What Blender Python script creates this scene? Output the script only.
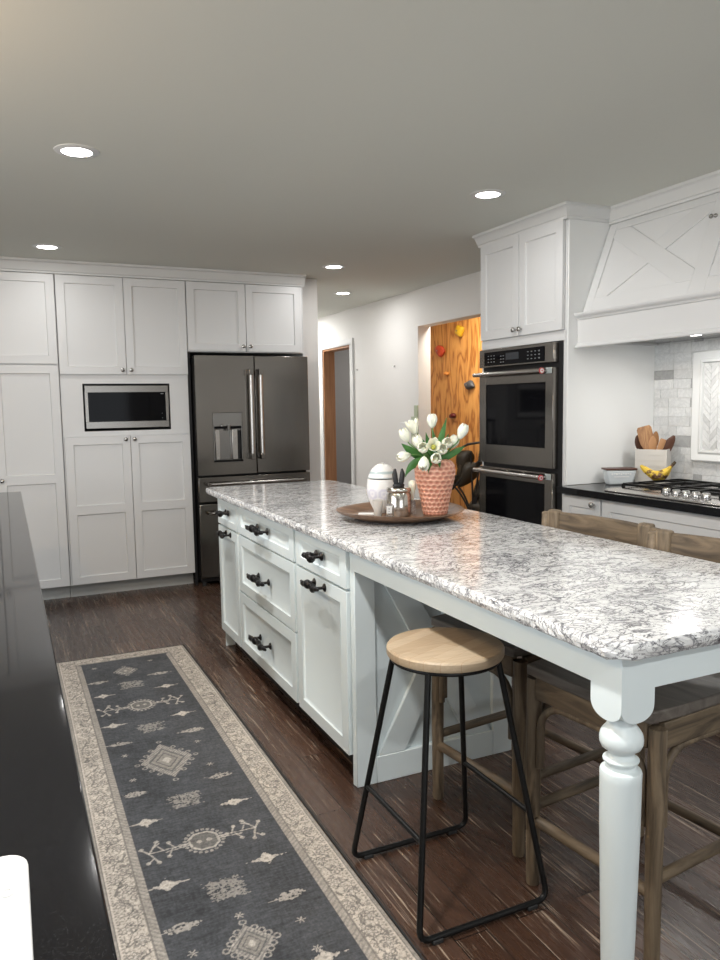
import bpy, math, random
import numpy as np
from mathutils import Vector, Matrix
PI = math.pi
random.seed(7)
for o in list(bpy.data.objects): bpy.data.objects.remove(o)
scn = bpy.context.scene
COL = scn.collection

# ------------------------------------------------------------------ camera
FPX, YAW, PITCH, ROLL, CAMH = 762.087, 24.847, 5.675, -0.912, 1.384
cd = bpy.data.cameras.new('camera'); cam = bpy.data.objects.new('camera', cd); COL.objects.link(cam)
a, b, r = (math.radians(v) for v in (YAW, PITCH, ROLL))
F = Vector((math.sin(a)*math.cos(b), math.cos(a)*math.cos(b), -math.sin(b)))
R0 = Vector((math.cos(a), -math.sin(a), 0)); U0 = R0.cross(F)
R1 = R0*math.cos(r)+U0*math.sin(r); U1 = -R0*math.sin(r)+U0*math.cos(r)
cam.matrix_world = Matrix(((R1.x, U1.x, -F.x, 0), (R1.y, U1.y, -F.y, 0), (R1.z, U1.z, -F.z, CAMH), (0, 0, 0, 1)))
cd.sensor_fit = 'VERTICAL'; cd.sensor_height = 36; cd.lens = FPX/960*36
cd.clip_start = 0.02; cd.clip_end = 60
scn.camera = cam
# ------------------------------------------------------------------ world, exposure
w = bpy.data.worlds.new('world'); scn.world = w; w.use_nodes = True
w.node_tree.nodes['Background'].inputs[0].default_value = (.8, .85, .9, 1)
w.node_tree.nodes['Background'].inputs[1].default_value = .3
vs = scn.view_settings
vs.view_transform = 'Standard'; vs.look = 'None'; vs.gamma = 1; vs.use_curve_mapping = False
vs.exposure = 0.30
# light powers, tuned here
P_DOWN = 8.0        # each ceiling downlight
P_HALL = 5.5
P_HOOD = 1.6        # each of the lamps under the range hood
P_PEND = 44.0         # warm hanging lamp left of the picture
P_ROOM2 = 24.0       # lamp of the room behind the opening
C_DOWN = (1.0, .99, .975)
H = 2.415            # ceiling height

def lamp(name, kind, loc, power, color, parent=None, size=.1, rot=(0, 0, 0), angle=150, blend=.6, sy=None):
    ld = bpy.data.lights.new(name, kind); ld.energy = power; ld.color = color
    o = bpy.data.objects.new(name, ld); COL.objects.link(o); o.location = loc; o.rotation_euler = rot
    if kind == 'AREA':
        ld.shape = 'RECTANGLE' if sy else 'DISK'; ld.size = size
        if sy: ld.size_y = sy
    else: ld.shadow_soft_size = size
    if kind == 'SPOT': ld.spot_size = math.radians(angle); ld.spot_blend = blend
    if parent: o.parent = parent
    return o
# added rear fill: large soft area light at an invented window
REAR_FILL = lamp('rear_fill_light', 'AREA', (0.9, -2.35, 1.35), 14, (.88, .94, 1.0), size=2.2, sy=1.2, rot=(math.radians(90), 0, 0))

LEFT_FILL = lamp('left_fill_light', 'AREA', (-2.42, 1.6, 1.40), 52, (.90, .95, 1.0), size=2.9, sy=1.3, rot=(math.radians(90), 0, math.radians(-90)))  # added left fill for the island, set at an invented window

# ------------------------------------------------------------------ materials
MAT = {}
def nodes_of(name):
    m = bpy.data.materials.new(name); m.use_nodes = True
    nt = m.node_tree; bs = nt.nodes['Principled BSDF']; MAT[name] = m
    return m, nt, bs
def mat(name, col, rough=.5, metal=0, **k):
    m, nt, bs = nodes_of(name)
    bs.inputs['Base Color'].default_value = (*col, 1); bs.inputs['Roughness'].default_value = rough; bs.inputs['Metallic'].default_value = metal
    for kk, v in k.items(): bs.inputs[kk.replace('_', ' ')].default_value = v
    return m
def N(nt, t, **k):
    n = nt.nodes.new(t)
    for kk, v in k.items(): setattr(n, kk, v)
    return n
def coords(nt, kind='Object', scale=(1, 1, 1), rot=(0, 0, 0), loc=(0, 0, 0)):
    tc = N(nt, 'ShaderNodeTexCoord'); mp = N(nt, 'ShaderNodeMapping')
    nt.links.new(tc.outputs[kind], mp.inputs[0])
    mp.inputs['Scale'].default_value = scale; mp.inputs['Rotation'].default_value = rot; mp.inputs['Location'].default_value = loc
    return mp.outputs[0]
def noise(nt, vec, scale, detail=4, rough=.5, dist=0):
    n = N(nt, 'ShaderNodeTexNoise'); nt.links.new(vec, n.inputs['Vector'])
    n.inputs['Scale'].default_value = scale; n.inputs['Detail'].default_value = detail; n.inputs['Roughness'].default_value = rough; n.inputs['Distortion'].default_value = dist
    return n.outputs['Fac']
def ramp(nt, fac, stops, interp='LINEAR'):
    c = N(nt, 'ShaderNodeValToRGB'); nt.links.new(fac, c.inputs[0]); c.color_ramp.interpolation = interp
    el = c.color_ramp.elements
    while len(el) < len(stops): el.new(.5)
    for e, (p, col) in zip(el, stops): e.position = p; e.color = (*col, 1) if len(col) == 3 else col
    return c.outputs[0]
def mix(nt, fac, A, B, mode='MIX'):
    m = N(nt, 'ShaderNodeMix', data_type='RGBA', blend_type=mode)
    for s, v in ((0, fac), (6, A), (7, B)):
        if isinstance(v, (int, float)): m.inputs[s].default_value = v
        elif isinstance(v, tuple): m.inputs[s].default_value = (*v, 1)
        else: nt.links.new(v, m.inputs[s])
    return m.outputs[2]
def bump(nt, bs, h, strength=.2, dist=.002):
    b_ = N(nt, 'ShaderNodeBump'); b_.inputs['Strength'].default_value = strength; b_.inputs['Distance'].default_value = dist
    nt.links.new(h, b_.inputs['Height']); nt.links.new(b_.outputs[0], bs.inputs['Normal'])

mat('cabinet_paint', (.66, .665, .665), .38)
mat('island_paint', (.71, .785, .795), .34)
mat('trim_paint', (.66, .665, .655), .4)
mat('ceiling_paint', (.64, .645, .59), .9)
mat('wall_paint', (.74, .73, .71), .75)
mat('wall_bright', (.80, .81, .80), .6)
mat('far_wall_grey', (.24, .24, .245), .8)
mat('gap_black', (.008, .008, .009), .6)
mat('black_metal', (.012, .012, .012), .42, .6)
mat('iron', (.014, .013, .013), .38, .7)
mat('nickel', (.42, .41, .39), .25, 1)
mat('chrome', (.48, .47, .46), .16, 1)
mat('handle_steel', (.50, .48, .455), .25, 1)
mat('black_glass', (.004, .004, .005), .06, Specular_IOR_Level=.08)
mat('screen_glass', (.02, .024, .03), .1)
mat('legend', (.22, .23, .24), .4)
mat('rubber', (.02, .02, .02), .8)
mat('white_plastic', (.70, .70, .69), .4)
mat('faint_grey', (.62, .62, .62), .5)
mat('badge_red', (.45, .02, .03), .3)
mat('sticker', (.55, .62, .62), .3, .3)
mat('leaf_green', (.045, .16, .03), .45)
mat('stem_green', (.10, .22, .06), .5)
mat('petal', (.88, .87, .72), .5, Subsurface_Weight=.15)
mat('petal_core', (.50, .50, .10), .6)
mat('plant_leaf', (.045, .035, .022), .4)
mat('plant_stem', (.012, .010, .010), .5)
mat('pot_dark', (.02, .02, .022), .5)
mat('hold_red', (.45, .05, .015), .5); mat('hold_yellow', (.55, .33, .01), .5); mat('hold_grey', (.05, .055, .065), .5)
mat('hold_maroon', (.12, .01, .008), .5); mat('hold_orange', (.62, .25, .05), .5)
mat('sage', (.42, .47, .34), .6)
mat('candle_glass', (.9, .9, .9), .05, Transmission_Weight=.9, IOR=1.45)
mat('mercury', (.55, .52, .47), .12, .95)
mat('bunny_black', (.012, .012, .013), .5)
mat('frame_marble', (.70, .71, .70), .25)
mat('grout', (.62, .62, .60), .8)
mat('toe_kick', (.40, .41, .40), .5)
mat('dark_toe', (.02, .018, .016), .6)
mat('loaf_ceramic', (.56, .60, .62), .35)
mat('dark_lid', (.07, .025, .015), .4)
mat('crock', (.52, .50, .465), .5)
mat('wood_light', (.42, .22, .10), .5); mat('wood_mid', (.33, .16, .06), .5); mat('wood_dark', (.09, .035, .018), .45)
mat('banana_tip', (.05, .03, .01), .7)

def emis(name, col, s):
    m, nt, bs = nodes_of(name)
    bs.inputs['Base Color'].default_value = (0, 0, 0, 1); bs.inputs['Emission Color'].default_value = (*col, 1); bs.inputs['Emission Strength'].default_value = s
emis('lamp_glow', (1, .98, .95), 14)
emis('lamp_warm', (1, .72, .42), 6)
emis('added_pane_glow', (.85, .93, 1.0), .9)  # glow of the two added windows

# brushed steel
def steel(name, col, rough, axis='z'):
    m, nt, bs = nodes_of(name)
    sc = (1, 1, .02) if axis == 'z' else (.02, .02, 1)
    v = coords(nt, 'Object', sc)
    n = noise(nt, v, 420, 2)
    c = ramp(nt, n, [(.3, tuple(x*.95 for x in col)), (.7, tuple(min(1, x*1.05) for x in col))])
    nt.links.new(c, bs.inputs['Base Color']); bs.inputs['Metallic'].default_value = 1
    rr = ramp(nt, n, [(.3, (rough*.93,)*3), (.7, (rough*1.07,)*3)]); nt.links.new(rr, bs.inputs['Roughness'])
    bs.inputs['Anisotropic'].default_value = .55
    tg = N(nt, 'ShaderNodeTangent', direction_type='RADIAL', axis='Z'); nt.links.new(tg.outputs[0], bs.inputs['Tangent'])
steel('stainless', (.215, .200, .182), .20, 'x')
steel('stainless_v', (.27, .262, .25), .20, 'z')

# white quartz with grey veins
m, nt, bs = nodes_of('quartz')
v = coords(nt, 'Object', (1, 1.6, 1.6), (0, 0, .18))
n1 = noise(nt, v, 6, 8, .56, 3.0); n2 = noise(nt, v, 12, 6, .52, 3.4); n3 = noise(nt, v, 2.6, 4, .6)
vein = ramp(nt, n1, [(.455, (0, 0, 0)), (.487, (1, 1, 1)), (.503, (1, 1, 1)), (.530, (0, 0, 0))])
vein2 = ramp(nt, n2, [(.470, (0, 0, 0)), (.489, (1, 1, 1)), (.502, (1, 1, 1)), (.520, (0, 0, 0))])
cloud = ramp(nt, noise(nt, v, 7, 7, .65, .8), [(.46, (.72, .725, .72)), (.62, (.38, .385, .39))])
patch = ramp(nt, n3, [(.38, (0, 0, 0)), (.62, (1, 1, 1))])
def mulf(A, k, B=None):
    f_ = N(nt, 'ShaderNodeMath', operation='MULTIPLY'); nt.links.new(A, f_.inputs[0])
    if B is None: f_.inputs[1].default_value = k; return f_.outputs[0]
    nt.links.new(B, f_.inputs[1]); g_ = N(nt, 'ShaderNodeMath', operation='MULTIPLY'); nt.links.new(f_.outputs[0], g_.inputs[0]); g_.inputs[1].default_value = k; return g_.outputs[0]
c = mix(nt, mulf(patch, .8), (.71, .715, .71), cloud)
c = mix(nt, mulf(vein, .88), c, (.19, .19, .205))
c = mix(nt, mulf(vein2, .80), c, (.035, .035, .045))
blk = ramp(nt, noise(nt, v, 30, 6, .72, 1.8), [(.57, (0, 0, 0)), (.62, (1, 1, 1))])
c = mix(nt, mulf(blk, 1.0, patch), c, (.05, .05, .06))
nt.links.new(c, bs.inputs['Base Color']); bs.inputs['Roughness'].default_value = .13

# black granite
m, nt, bs = nodes_of('black_granite')
v = coords(nt)
c = ramp(nt, noise(nt, v, 380, 3, .7), [(.45, (.006, .006, .007)), (.75, (.016, .016, .018))])
nt.links.new(c, bs.inputs['Base Color']); bs.inputs['Roughness'].default_value = .055; bs.inputs['Specular IOR Level'].default_value = .20

# dark hand-scraped plank floor, boards along Y
m, nt, bs = nodes_of('plank_floor')
v = coords(nt, 'Object', (1, 1, 1), (0, 0, PI/2))
br = N(nt, 'ShaderNodeTexBrick'); nt.links.new(v, br.inputs['Vector'])
br.offset = .37; br.offset_frequency = 2
br.inputs['Scale'].default_value = 1; br.inputs['Brick Width'].default_value = 1.15; br.inputs['Row Height'].default_value = .098
br.inputs['Mortar Size'].default_value = .0016; br.inputs['Mortar Smooth'].default_value = .2; br.inputs['Bias'].default_value = 0
br.inputs['Color1'].default_value = (0, 0, 0, 1); br.inputs['Color2'].default_value = (1, 1, 1, 1); br.inputs['Mortar'].default_value = (.5, .5, .5, 1)
tone = ramp(nt, br.outputs['Color'], [(0, (.036, .017, .010)), (.5, (.054, .027, .017)), (1, (.088, .048, .032))])
off = N(nt, 'ShaderNodeVectorMath', operation='MULTIPLY_ADD'); nt.links.new(br.outputs['Color'], off.inputs[0]); off.inputs[1].default_value = (7, 3, 5)
vg = coords(nt, 'Object', (13, 1.0, 1)); nt.links.new(vg, off.inputs[2])
g1 = noise(nt, off.outputs[0], 3.2, 6, .65, 1.4)
gr = ramp(nt, g1, [(.3, (.62, .60, .60)), (.5, (1, 1, 1)), (.68, (1.0, 1.0, 1.0))])
c = mix(nt, .75, tone, gr, 'MULTIPLY')
off2 = N(nt, 'ShaderNodeVectorMath', operation='MULTIPLY_ADD'); nt.links.new(br.outputs['Color'], off2.inputs[0]); off2.inputs[1].default_value = (3, 9, 2)
vg2 = coords(nt, 'Object', (62, 1.15, 1)); nt.links.new(vg2, off2.inputs[2])
st = noise(nt, off2.outputs[0], 2.2, 5, .6, .9)
st2 = noise(nt, coords(nt, 'Object', (1, .7, 1)), 2.3, 3, .6)
pm = N(nt, 'ShaderNodeMath', operation='MULTIPLY_ADD'); nt.links.new(st2, pm.inputs[0]); pm.inputs[1].default_value = .30; nt.links.new(st, pm.inputs[2])
strk = ramp(nt, pm.outputs[0], [(.755, (0, 0, 0)), (.80, (1, 1, 1))])
f = N(nt, 'ShaderNodeMath', operation='MULTIPLY'); nt.links.new(strk, f.inputs[0]); f.inputs[1].default_value = .75
c = mix(nt, f.outputs[0], c, (.42, .33, .25))
c = mix(nt, br.outputs['Fac'], c, (.008, .005, .004))
nt.links.new(c, bs.inputs['Base Color'])
rr = ramp(nt, g1, [(.3, (.34,)*3), (.7, (.22,)*3)]); nt.links.new(rr, bs.inputs['Roughness'])
mb = N(nt, 'ShaderNodeMath', operation='MULTIPLY_ADD'); nt.links.new(br.outputs['Fac'], mb.inputs[0]); mb.inputs[1].default_value = -1.2; nt.links.new(g1, mb.inputs[2])
bs.inputs['Specular IOR Level'].default_value = .62
bump(nt, bs, mb.outputs[0], .28, .003)

# generic streaky wood; axis = direction of the grain
def wood(name, c1, c2, rough=.5, axis=0, scale=18, stretch=14, dist=1.0):
    m, nt, bs = nodes_of(name)
    s = [1, 1, 1]; s[axis] = 1/stretch
    v = coords(nt, 'Object', tuple(s))
    n = noise(nt, v, scale, 6, .62, dist)
    nt.links.new(ramp(nt, n, [(.30, c1), (.70, c2)]), bs.inputs['Base Color']); bs.inputs['Roughness'].default_value = rough
    bump(nt, bs, n, .25, .0015)
wood('stool_frame_wood', (.045, .031, .019), (.24, .18, .115), .6, 2, 30, 8)
wood('stool_rail_wood', (.035, .024, .014), (.20, .145, .09), .6, 1, 30, 8)
wood('stool_rail_wood_x', (.04, .028, .017), (.215, .16, .10), .6, 0, 30, 8)
wood('stool_seat_wood', (.06, .05, .042), (.16, .14, .12), .42, 1, 26, 9)
wood('tray_wood', (.085, .044, .025), (.25, .145, .085), .45, 0, 16, 5)
wood('jamb_wood', (.25, .11, .045), (.42, .21, .10), .5, 2, 22, 14)
wood('utensil_wood', (.20, .09, .04), (.50, .28, .13), .5, 2, 60, 6)
m, nt, bs = nodes_of('seat_butcher_block')
v = coords(nt, 'Object', (1, 1, 1), (0, 0, -.42))
br = N(nt, 'ShaderNodeTexBrick'); nt.links.new(v, br.inputs['Vector']); br.inputs['Scale'].default_value = 1
br.inputs['Brick Width'].default_value = .24; br.inputs['Row Height'].default_value = .042; br.inputs['Mortar Size'].default_value = .0004
br.inputs['Color1'].default_value = (.42, .31, .20, 1); br.inputs['Color2'].default_value = (.55, .44, .31, 1); br.inputs['Mortar'].default_value = (.40, .24, .13, 1)
g = ramp(nt, noise(nt, coords(nt, 'Object', (2, 30, 30), (0, 0, -.42)), 5, 4), [(.3, (.78, .76, .74)), (.7, (1, 1, 1))])
nt.links.new(mix(nt, .8, br.outputs['Color'], g, 'MULTIPLY'), bs.inputs['Base Color']); bs.inputs['Roughness'].default_value = .42

# plywood climbing wall
m, nt, bs = nodes_of('plywood')
v = coords(nt, 'Object', (1, 1, .20))
nb = noise(nt, v, 3.4, 4, .55, .3)
mm = N(nt, 'ShaderNodeMath', operation='MULTIPLY'); nt.links.new(nb, mm.inputs[0]); mm.inputs[1].default_value = 60
sn = N(nt, 'ShaderNodeMath', operation='SINE'); nt.links.new(mm.outputs[0], sn.inputs[0])
s2 = N(nt, 'ShaderNodeMath', operation='MULTIPLY_ADD'); nt.links.new(sn.outputs[0], s2.inputs[0]); s2.inputs[1].default_value = .5; s2.inputs[2].default_value = .5
c = ramp(nt, s2.outputs[0], [(0, (.34, .125, .022)), (.22, (.55, .25, .06)), (1, (.66, .34, .095))])
fine = ramp(nt, noise(nt, coords(nt, 'Object', (60, 60, 1.5)), 3, 4), [(.3, (.85, .83, .8)), (.7, (1, 1, 1))])
nt.links.new(mix(nt, .8, c, fine, 'MULTIPLY'), bs.inputs['Base Color']); bs.inputs['Roughness'].default_value = .5

# marble tile: per-tile tone from the mesh's own colour attribute, soft veins
m, nt, bs = nodes_of('marble_tile')
at = N(nt, 'ShaderNodeAttribute'); at.attribute_name = 'Col'
vn = ramp(nt, noise(nt, coords(nt), 14, 6, .6, 1.6), [(.40, (1, 1, 1)), (.5, (.86, .865, .87)), (.57, (1, 1, 1))])
nt.links.new(mix(nt, .9, at.outputs[0], vn, 'MULTIPLY'), bs.inputs['Base Color']); bs.inputs['Roughness'].default_value = .25
# rug
m, nt, bs = nodes_of('rug_weave')
at = N(nt, 'ShaderNodeAttribute'); at.attribute_name = 'Col'
wv = noise(nt, coords(nt, 'Object', (1, 1, 1)), 330, 2)
wr = ramp(nt, wv, [(.3, (.78, .78, .78)), (.7, (1, 1, 1))])
nt.links.new(mix(nt, 1.0, at.outputs[0], wr, 'MULTIPLY'), bs.inputs['Base Color']); bs.inputs['Roughness'].default_value = .95
bump(nt, bs, wv, .5, .002)
# vase: coral in the dimples, paler on the ridges
m, nt, bs = nodes_of('coral_ceramic')
at = N(nt, 'ShaderNodeAttribute'); at.attribute_name = 'Col'
nt.links.new(at.outputs[0], bs.inputs['Base Color']); bs.inputs['Roughness'].default_value = .45
m, nt, bs = nodes_of('banana_skin')
c = ramp(nt, noise(nt, coords(nt), 26, 3, .6), [(.50, (.62, .42, .04)), (.58, (.10, .04, .012))])
nt.links.new(c, bs.inputs['Base Color']); bs.inputs['Roughness'].default_value = .45
m, nt, bs = nodes_of('egg_ceramic')
at = N(nt, 'ShaderNodeAttribute'); at.attribute_name = 'Col'
nt.links.new(at.outputs[0], bs.inputs['Base Color']); bs.inputs['Roughness'].default_value = .3

# ------------------------------------------------------------------ mesh helpers
class MB:
    def __init__(s): s.v = []; s.f = []
    def add(s, vs, fs):
        o = len(s.v); s.v += [tuple(p) for p in vs]; s.f += [tuple(i+o for i in f) for f in fs]; return s
    def box(s, x0, y0, z0, x1, y1, z1, M=None):
        vs = [Vector((x, y, z)) for z in (z0, z1) for y in (y0, y1) for x in (x0, x1)]
        if M: vs = [M(p) for p in vs]
        return s.add(vs, [(0, 2, 3, 1), (4, 5, 7, 6), (0, 1, 5, 4), (1, 3, 7, 5), (3, 2, 6, 7), (2, 0, 4, 6)])
    def prism(s, pts, fn, d0, d1):            # outline pts (a,b) -> fn(a,b,d)
        n = len(pts)
        vs = [fn(p[0], p[1], d0) for p in pts]+[fn(p[0], p[1], d1) for p in pts]
        return s.add(vs, [tuple(range(n)), tuple(range(2*n-1, n-1, -1))]+[(i, i+n, (i+1) % n+n, (i+1) % n) for i in range(n)])
    def tube(s, pts, rad, seg=10, cap=True, flat=1.0):
        pts = [Vector(p) for p in pts]; n = len(pts)
        rr = rad if isinstance(rad, (list, tuple)) else [rad]*n
        t0 = (pts[1]-pts[0]).normalized()
        up = Vector((0, 0, 1)) if abs(t0.z) < .9 else Vector((1, 0, 0))
        nn = t0.cross(up).normalized(); vs = []
        for i, p in enumerate(pts):
            t = (pts[min(i+1, n-1)]-pts[max(i-1, 0)]).normalized()
            nn = (nn-t*nn.dot(t)).normalized(); bb = t.cross(nn)
            for k in range(seg):
                an = 2*PI*k/seg
                vs.append(p+(nn*math.cos(an)+bb*math.sin(an)*flat)*rr[i])
        fs = [(i*seg+k, i*seg+(k+1) % seg, (i+1)*seg+(k+1) % seg, (i+1)*seg+k) for i in range(n-1) for k in range(seg)]
        if cap: fs += [tuple(range(seg-1, -1, -1)), tuple((n-1)*seg+k for k in range(seg))]
        return s.add(vs, fs)
    def lathe(s, prof, c=(0, 0, 0), seg=32, axis='z', cap=True):
        c = Vector(c); vs = []
        for (rd, h) in prof:
            for k in range(seg):
                an = 2*PI*k/seg; x, y = rd*math.cos(an), rd*math.sin(an)
                q = {'z': (x, y, h), 'x': (h, x, y), 'y': (x, h, y)}[axis]
                if axis == 'y': q = (y, h, x)
                vs.append(c+Vector(q))
        n = len(prof)
        fs = [(i*seg+k, i*seg+(k+1) % seg, (i+1)*seg+(k+1) % seg, (i+1)*seg+k) for i in range(n-1) for k in range(seg)]
        if cap: fs += [tuple(range(seg-1, -1, -1)), tuple((n-1)*seg+k for k in range(seg))]
        return s.add(vs, fs)
    def ball(s, c, r, sx=1, sy=1, sz=1, seg=14, rings=9, M=None):
        vs = []
        for i in range(rings+1):
            ph = PI*i/rings
            for k in range(seg):
                an = 2*PI*k/seg
                q = Vector((r*sx*math.sin(ph)*math.cos(an), r*sy*math.sin(ph)*math.sin(an), r*sz*math.cos(ph)))
                if M: q = M @ q
                vs.append(Vector(c)+q)
        return s.add(vs, [(i*seg+k, (i+1)*seg+k, (i+1)*seg+(k+1) % seg, i*seg+(k+1) % seg) for i in range(rings) for k in range(seg)])

def wpos(o):
    p = Vector((0, 0, 0))
    while o is not None: p += o.location; o = o.parent
    return p
def obj(name, mb, material, parent=None, bevel=0, smooth=40, seg=2, loc=None, colors=None):
    """one mesh object; mb is in world coordinates, the origin sits at the parent's place (or loc)"""
    me = bpy.data.meshes.new(name)
    o = bpy.data.objects.new(name, me); COL.objects.link(o)
    off = wpos(parent) if parent else Vector(loc or (0, 0, 0))
    if parent and loc: o.location = Vector(loc)-off; off = Vector(loc)
    if parent: o.parent = parent
    elif loc: o.location = loc
    me.from_pydata([Vector(v)-off for v in mb.v], [], mb.f)
    me.update()
    import bmesh
    bm = bmesh.new(); bm.from_mesh(me)
    if not colors: bmesh.ops.remove_doubles(bm, verts=bm.verts, dist=1e-6)
    bmesh.ops.recalc_face_normals(bm, faces=bm.faces); bm.to_mesh(me); bm.free()
    me.materials.append(MAT[material])
    if colors is not None:
        ca = me.color_attributes.new('Col', 'FLOAT_COLOR', 'POINT')
        ca.data.foreach_set('color', np.asarray(colors, dtype=np.float32).ravel())
    if smooth:
        me.shade_smooth(); me.set_sharp_from_angle(angle=math.radians(smooth))
    if bevel:
        md = o.modifiers.new('bevel', 'BEVEL'); md.width = bevel; md.segments = seg; md.limit_method = 'ANGLE'; md.angle_limit = math.radians(50)
        md.harden_normals = False
    return o
def tag(o, label, cat, group=None):
    o['label'] = label; o['category'] = cat
    if group: o['group'] = group
    return o
def thing(name, label, cat, loc=(0, 0, 0), group=None):
    o = bpy.data.objects.new(name, None); COL.objects.link(o); o.location = loc; o.empty_display_size = .05
    return tag(o, label, cat, group)
def struct(name, mb, m, parent=None, **k):
    o = obj(name, mb, m, parent, **k)
    if not parent: o['kind'] = 'structure'
    return o
def arc(c, r, a0, a1, n, fn): return [fn(c[0]+r*math.cos(a0+(a1-a0)*i/n), c[1]+r*math.sin(a0+(a1-a0)*i/n)) for i in range(n+1)]
# frames on walls: (u, v, w) -> world, w outward from the face
def back_face(Y): return lambda q: Vector((q.x, Y-q.z, q.y))
def left_face(X): return lambda q: Vector((X-q.z, q.x, q.y))      # a face that looks toward -X; u = Y
def end_face(Y): return lambda q: Vector((q.x, Y-q.z, q.y))

def panel_front(M, u0, u1, v0, v1, mids=(), st=.057, rail=.055, th=.02, dp=.009, ch=.004, inner=0):
    """recessed-panel door or drawer front"""
    mb = MB(); P = lambda u, v, w: M(Vector((u, v, w)))
    def quad(*ps): mb.add([P(*p) for p in ps], [(0, 1, 2, 3)])
    quad((u0, v0, 0), (u0, v1, 0), (u1, v1, 0), (u1, v0, 0))
    quad((u0, v0, 0), (u1, v0, 0), (u1, v0, th), (u0, v0, th)); quad((u0, v1, 0), (u0, v1, th), (u1, v1, th), (u1, v1, 0))
    quad((u0, v0, 0), (u0, v0, th), (u0, v1, th), (u0, v1, 0)); quad((u1, v0, 0), (u1, v1, 0), (u1, v1, th), (u1, v0, th))
    a0, a1 = u0+st, u1-st
    edges = [v0+rail]
    for (m0, m1) in mids: edges += [m0, m1]
    edges += [v1-rail]
    quad((u0, v0, th), (a0, v0, th), (a0, v1, th), (u0, v1, th)); quad((a1, v0, th), (u1, v0, th), (u1, v1, th), (a1, v1, th))
    quad((a0, v0, th), (a1, v0, th), (a1, edges[0], th), (a0, edges[0], th)); quad((a0, edges[-1], th), (a1, edges[-1], th), (a1, v1, th), (a0, v1, th))
    for (m0, m1) in mids: quad((a0, m0, th), (a1, m0, th), (a1, m1, th), (a0, m1, th))
    for i in range(0, len(edges), 2):
        b0, b1 = edges[i], edges[i+1]; w1 = th-dp
        o = [(a0, b0), (a1, b0), (a1, b1), (a0, b1)]
        n = [(a0+ch, b0+ch), (a1-ch, b0+ch), (a1-ch, b1-ch), (a0+ch, b1-ch)]
        if inner:                          # a narrow step between frame and panel
            n1 = [(a0+ch, b0+ch), (a1-ch, b0+ch), (a1-ch, b1-ch), (a0+ch, b1-ch)]
            k = ch+inner; n2 = [(a0+k, b0+k), (a1-k, b0+k), (a1-k, b1-k), (a0+k, b1-k)]
            for j in range(4):
                j2 = (j+1) % 4; wm = th-dp*.45
                quad((*o[j], th), (*o[j2], th), (*n1[j2], wm), (*n1[j], wm))
                quad((*n1[j], wm), (*n1[j2], wm), (*n2[j2], w1), (*n2[j], w1))
            quad(*[(*q, w1) for q in n2]); continue
        for j in range(4):
            j2 = (j+1) % 4
            quad((*o[j], th), (*o[j2], th), (*n[j2], w1), (*n[j], w1))
        quad(*[(*q, w1) for q in n])
    return mb
def knob(parent, M, u, v, r=.015):
    c = M(Vector((u, v, 0))); d = (M(Vector((u, v, 1)))-c)
    prof = [(.0045, 0), (.0045, .010), (.006, .013), (r*.9, .016), (r, .020), (r*.93, .026), (r*.6, .030), (.001, .0315)]
    mb = MB(); q = d.to_track_quat('Z', 'Y').to_matrix()
    t = MB().lathe(prof, seg=18); mb.add([c+q @ Vector(p) for p in t.v], t.f)
    return obj('knob', mb, 'nickel', parent)

# ================================================================== SETTING
WX = 3.469           # plane of the long right-hand wall
struct('floor', MB().box(-2.6, -2.6, -.1, 5.4, 10.2, 0), 'plank_floor')
struct('ceiling', MB().box(-2.6, -2.6, H, 5.4, 10.2, H+.1), 'ceiling_paint')
struct('wall_back', MB().box(-2.6, 6.46, 0, 2.22, 6.58, H), 'wall_paint')
struct('wall_left', MB().box(-2.6, -2.5, 0, -2.48, .1, H).box(-2.6, 3.1, 0, -2.48, 6.46, H).box(-2.6, .1, 0, -2.48, 3.1, .72).box(-2.6, .1, 2.08, -2.48, 3.1, H), 'wall_paint')
wn = struct('added_window_2', MB().box(-2.57, .1, .72, -2.50, 3.1, .77).box(-2.57, .1, 2.03, -2.50, 3.1, 2.08).box(-2.57, .1, .77, -2.50, .15, 2.03).box(-2.57, 3.05, .77, -2.50, 3.1, 2.03).box(-2.57, 1.58, .77, -2.50, 1.62, 2.03), 'trim_paint')  # window frame invented to go with the left fill light
struct('added_window_pane', MB().box(-2.56, .1, .75, -2.55, 3.1, 2.05), 'added_pane_glow', wn)
# rear wall with an opening for the added fill window
mb = MB().box(-2.6, -2.6, 0, -.2, -2.48, H).box(2.0, -2.6, 0, 5.4, -2.48, H).box(-.2, -2.6, 0, 2.0, -2.48, .75).box(-.2, -2.6, 1.95, 2.0, -2.48, H)
struct('wall_front', mb, 'wall_paint')
wf = MB().box(-.2, -2.58, .75, 2.0, -2.52, .80).box(-.2, -2.58, 1.90, 2.0, -2.52, 1.95).box(-.2, -2.58, .8, -.15, -2.52, 1.9).box(1.95, -2.58, .8, 2.0, -2.52, 1.9).box(.88, -2.58, .8, .92, -2.52, 1.9)
wn = struct('added_window_1', wf, 'trim_paint')  # frame of the invented rear window
struct('added_window_pane', MB().box(-.2, -2.57, .78, 2.0, -2.56, 1.92), 'added_pane_glow', wn)
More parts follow.
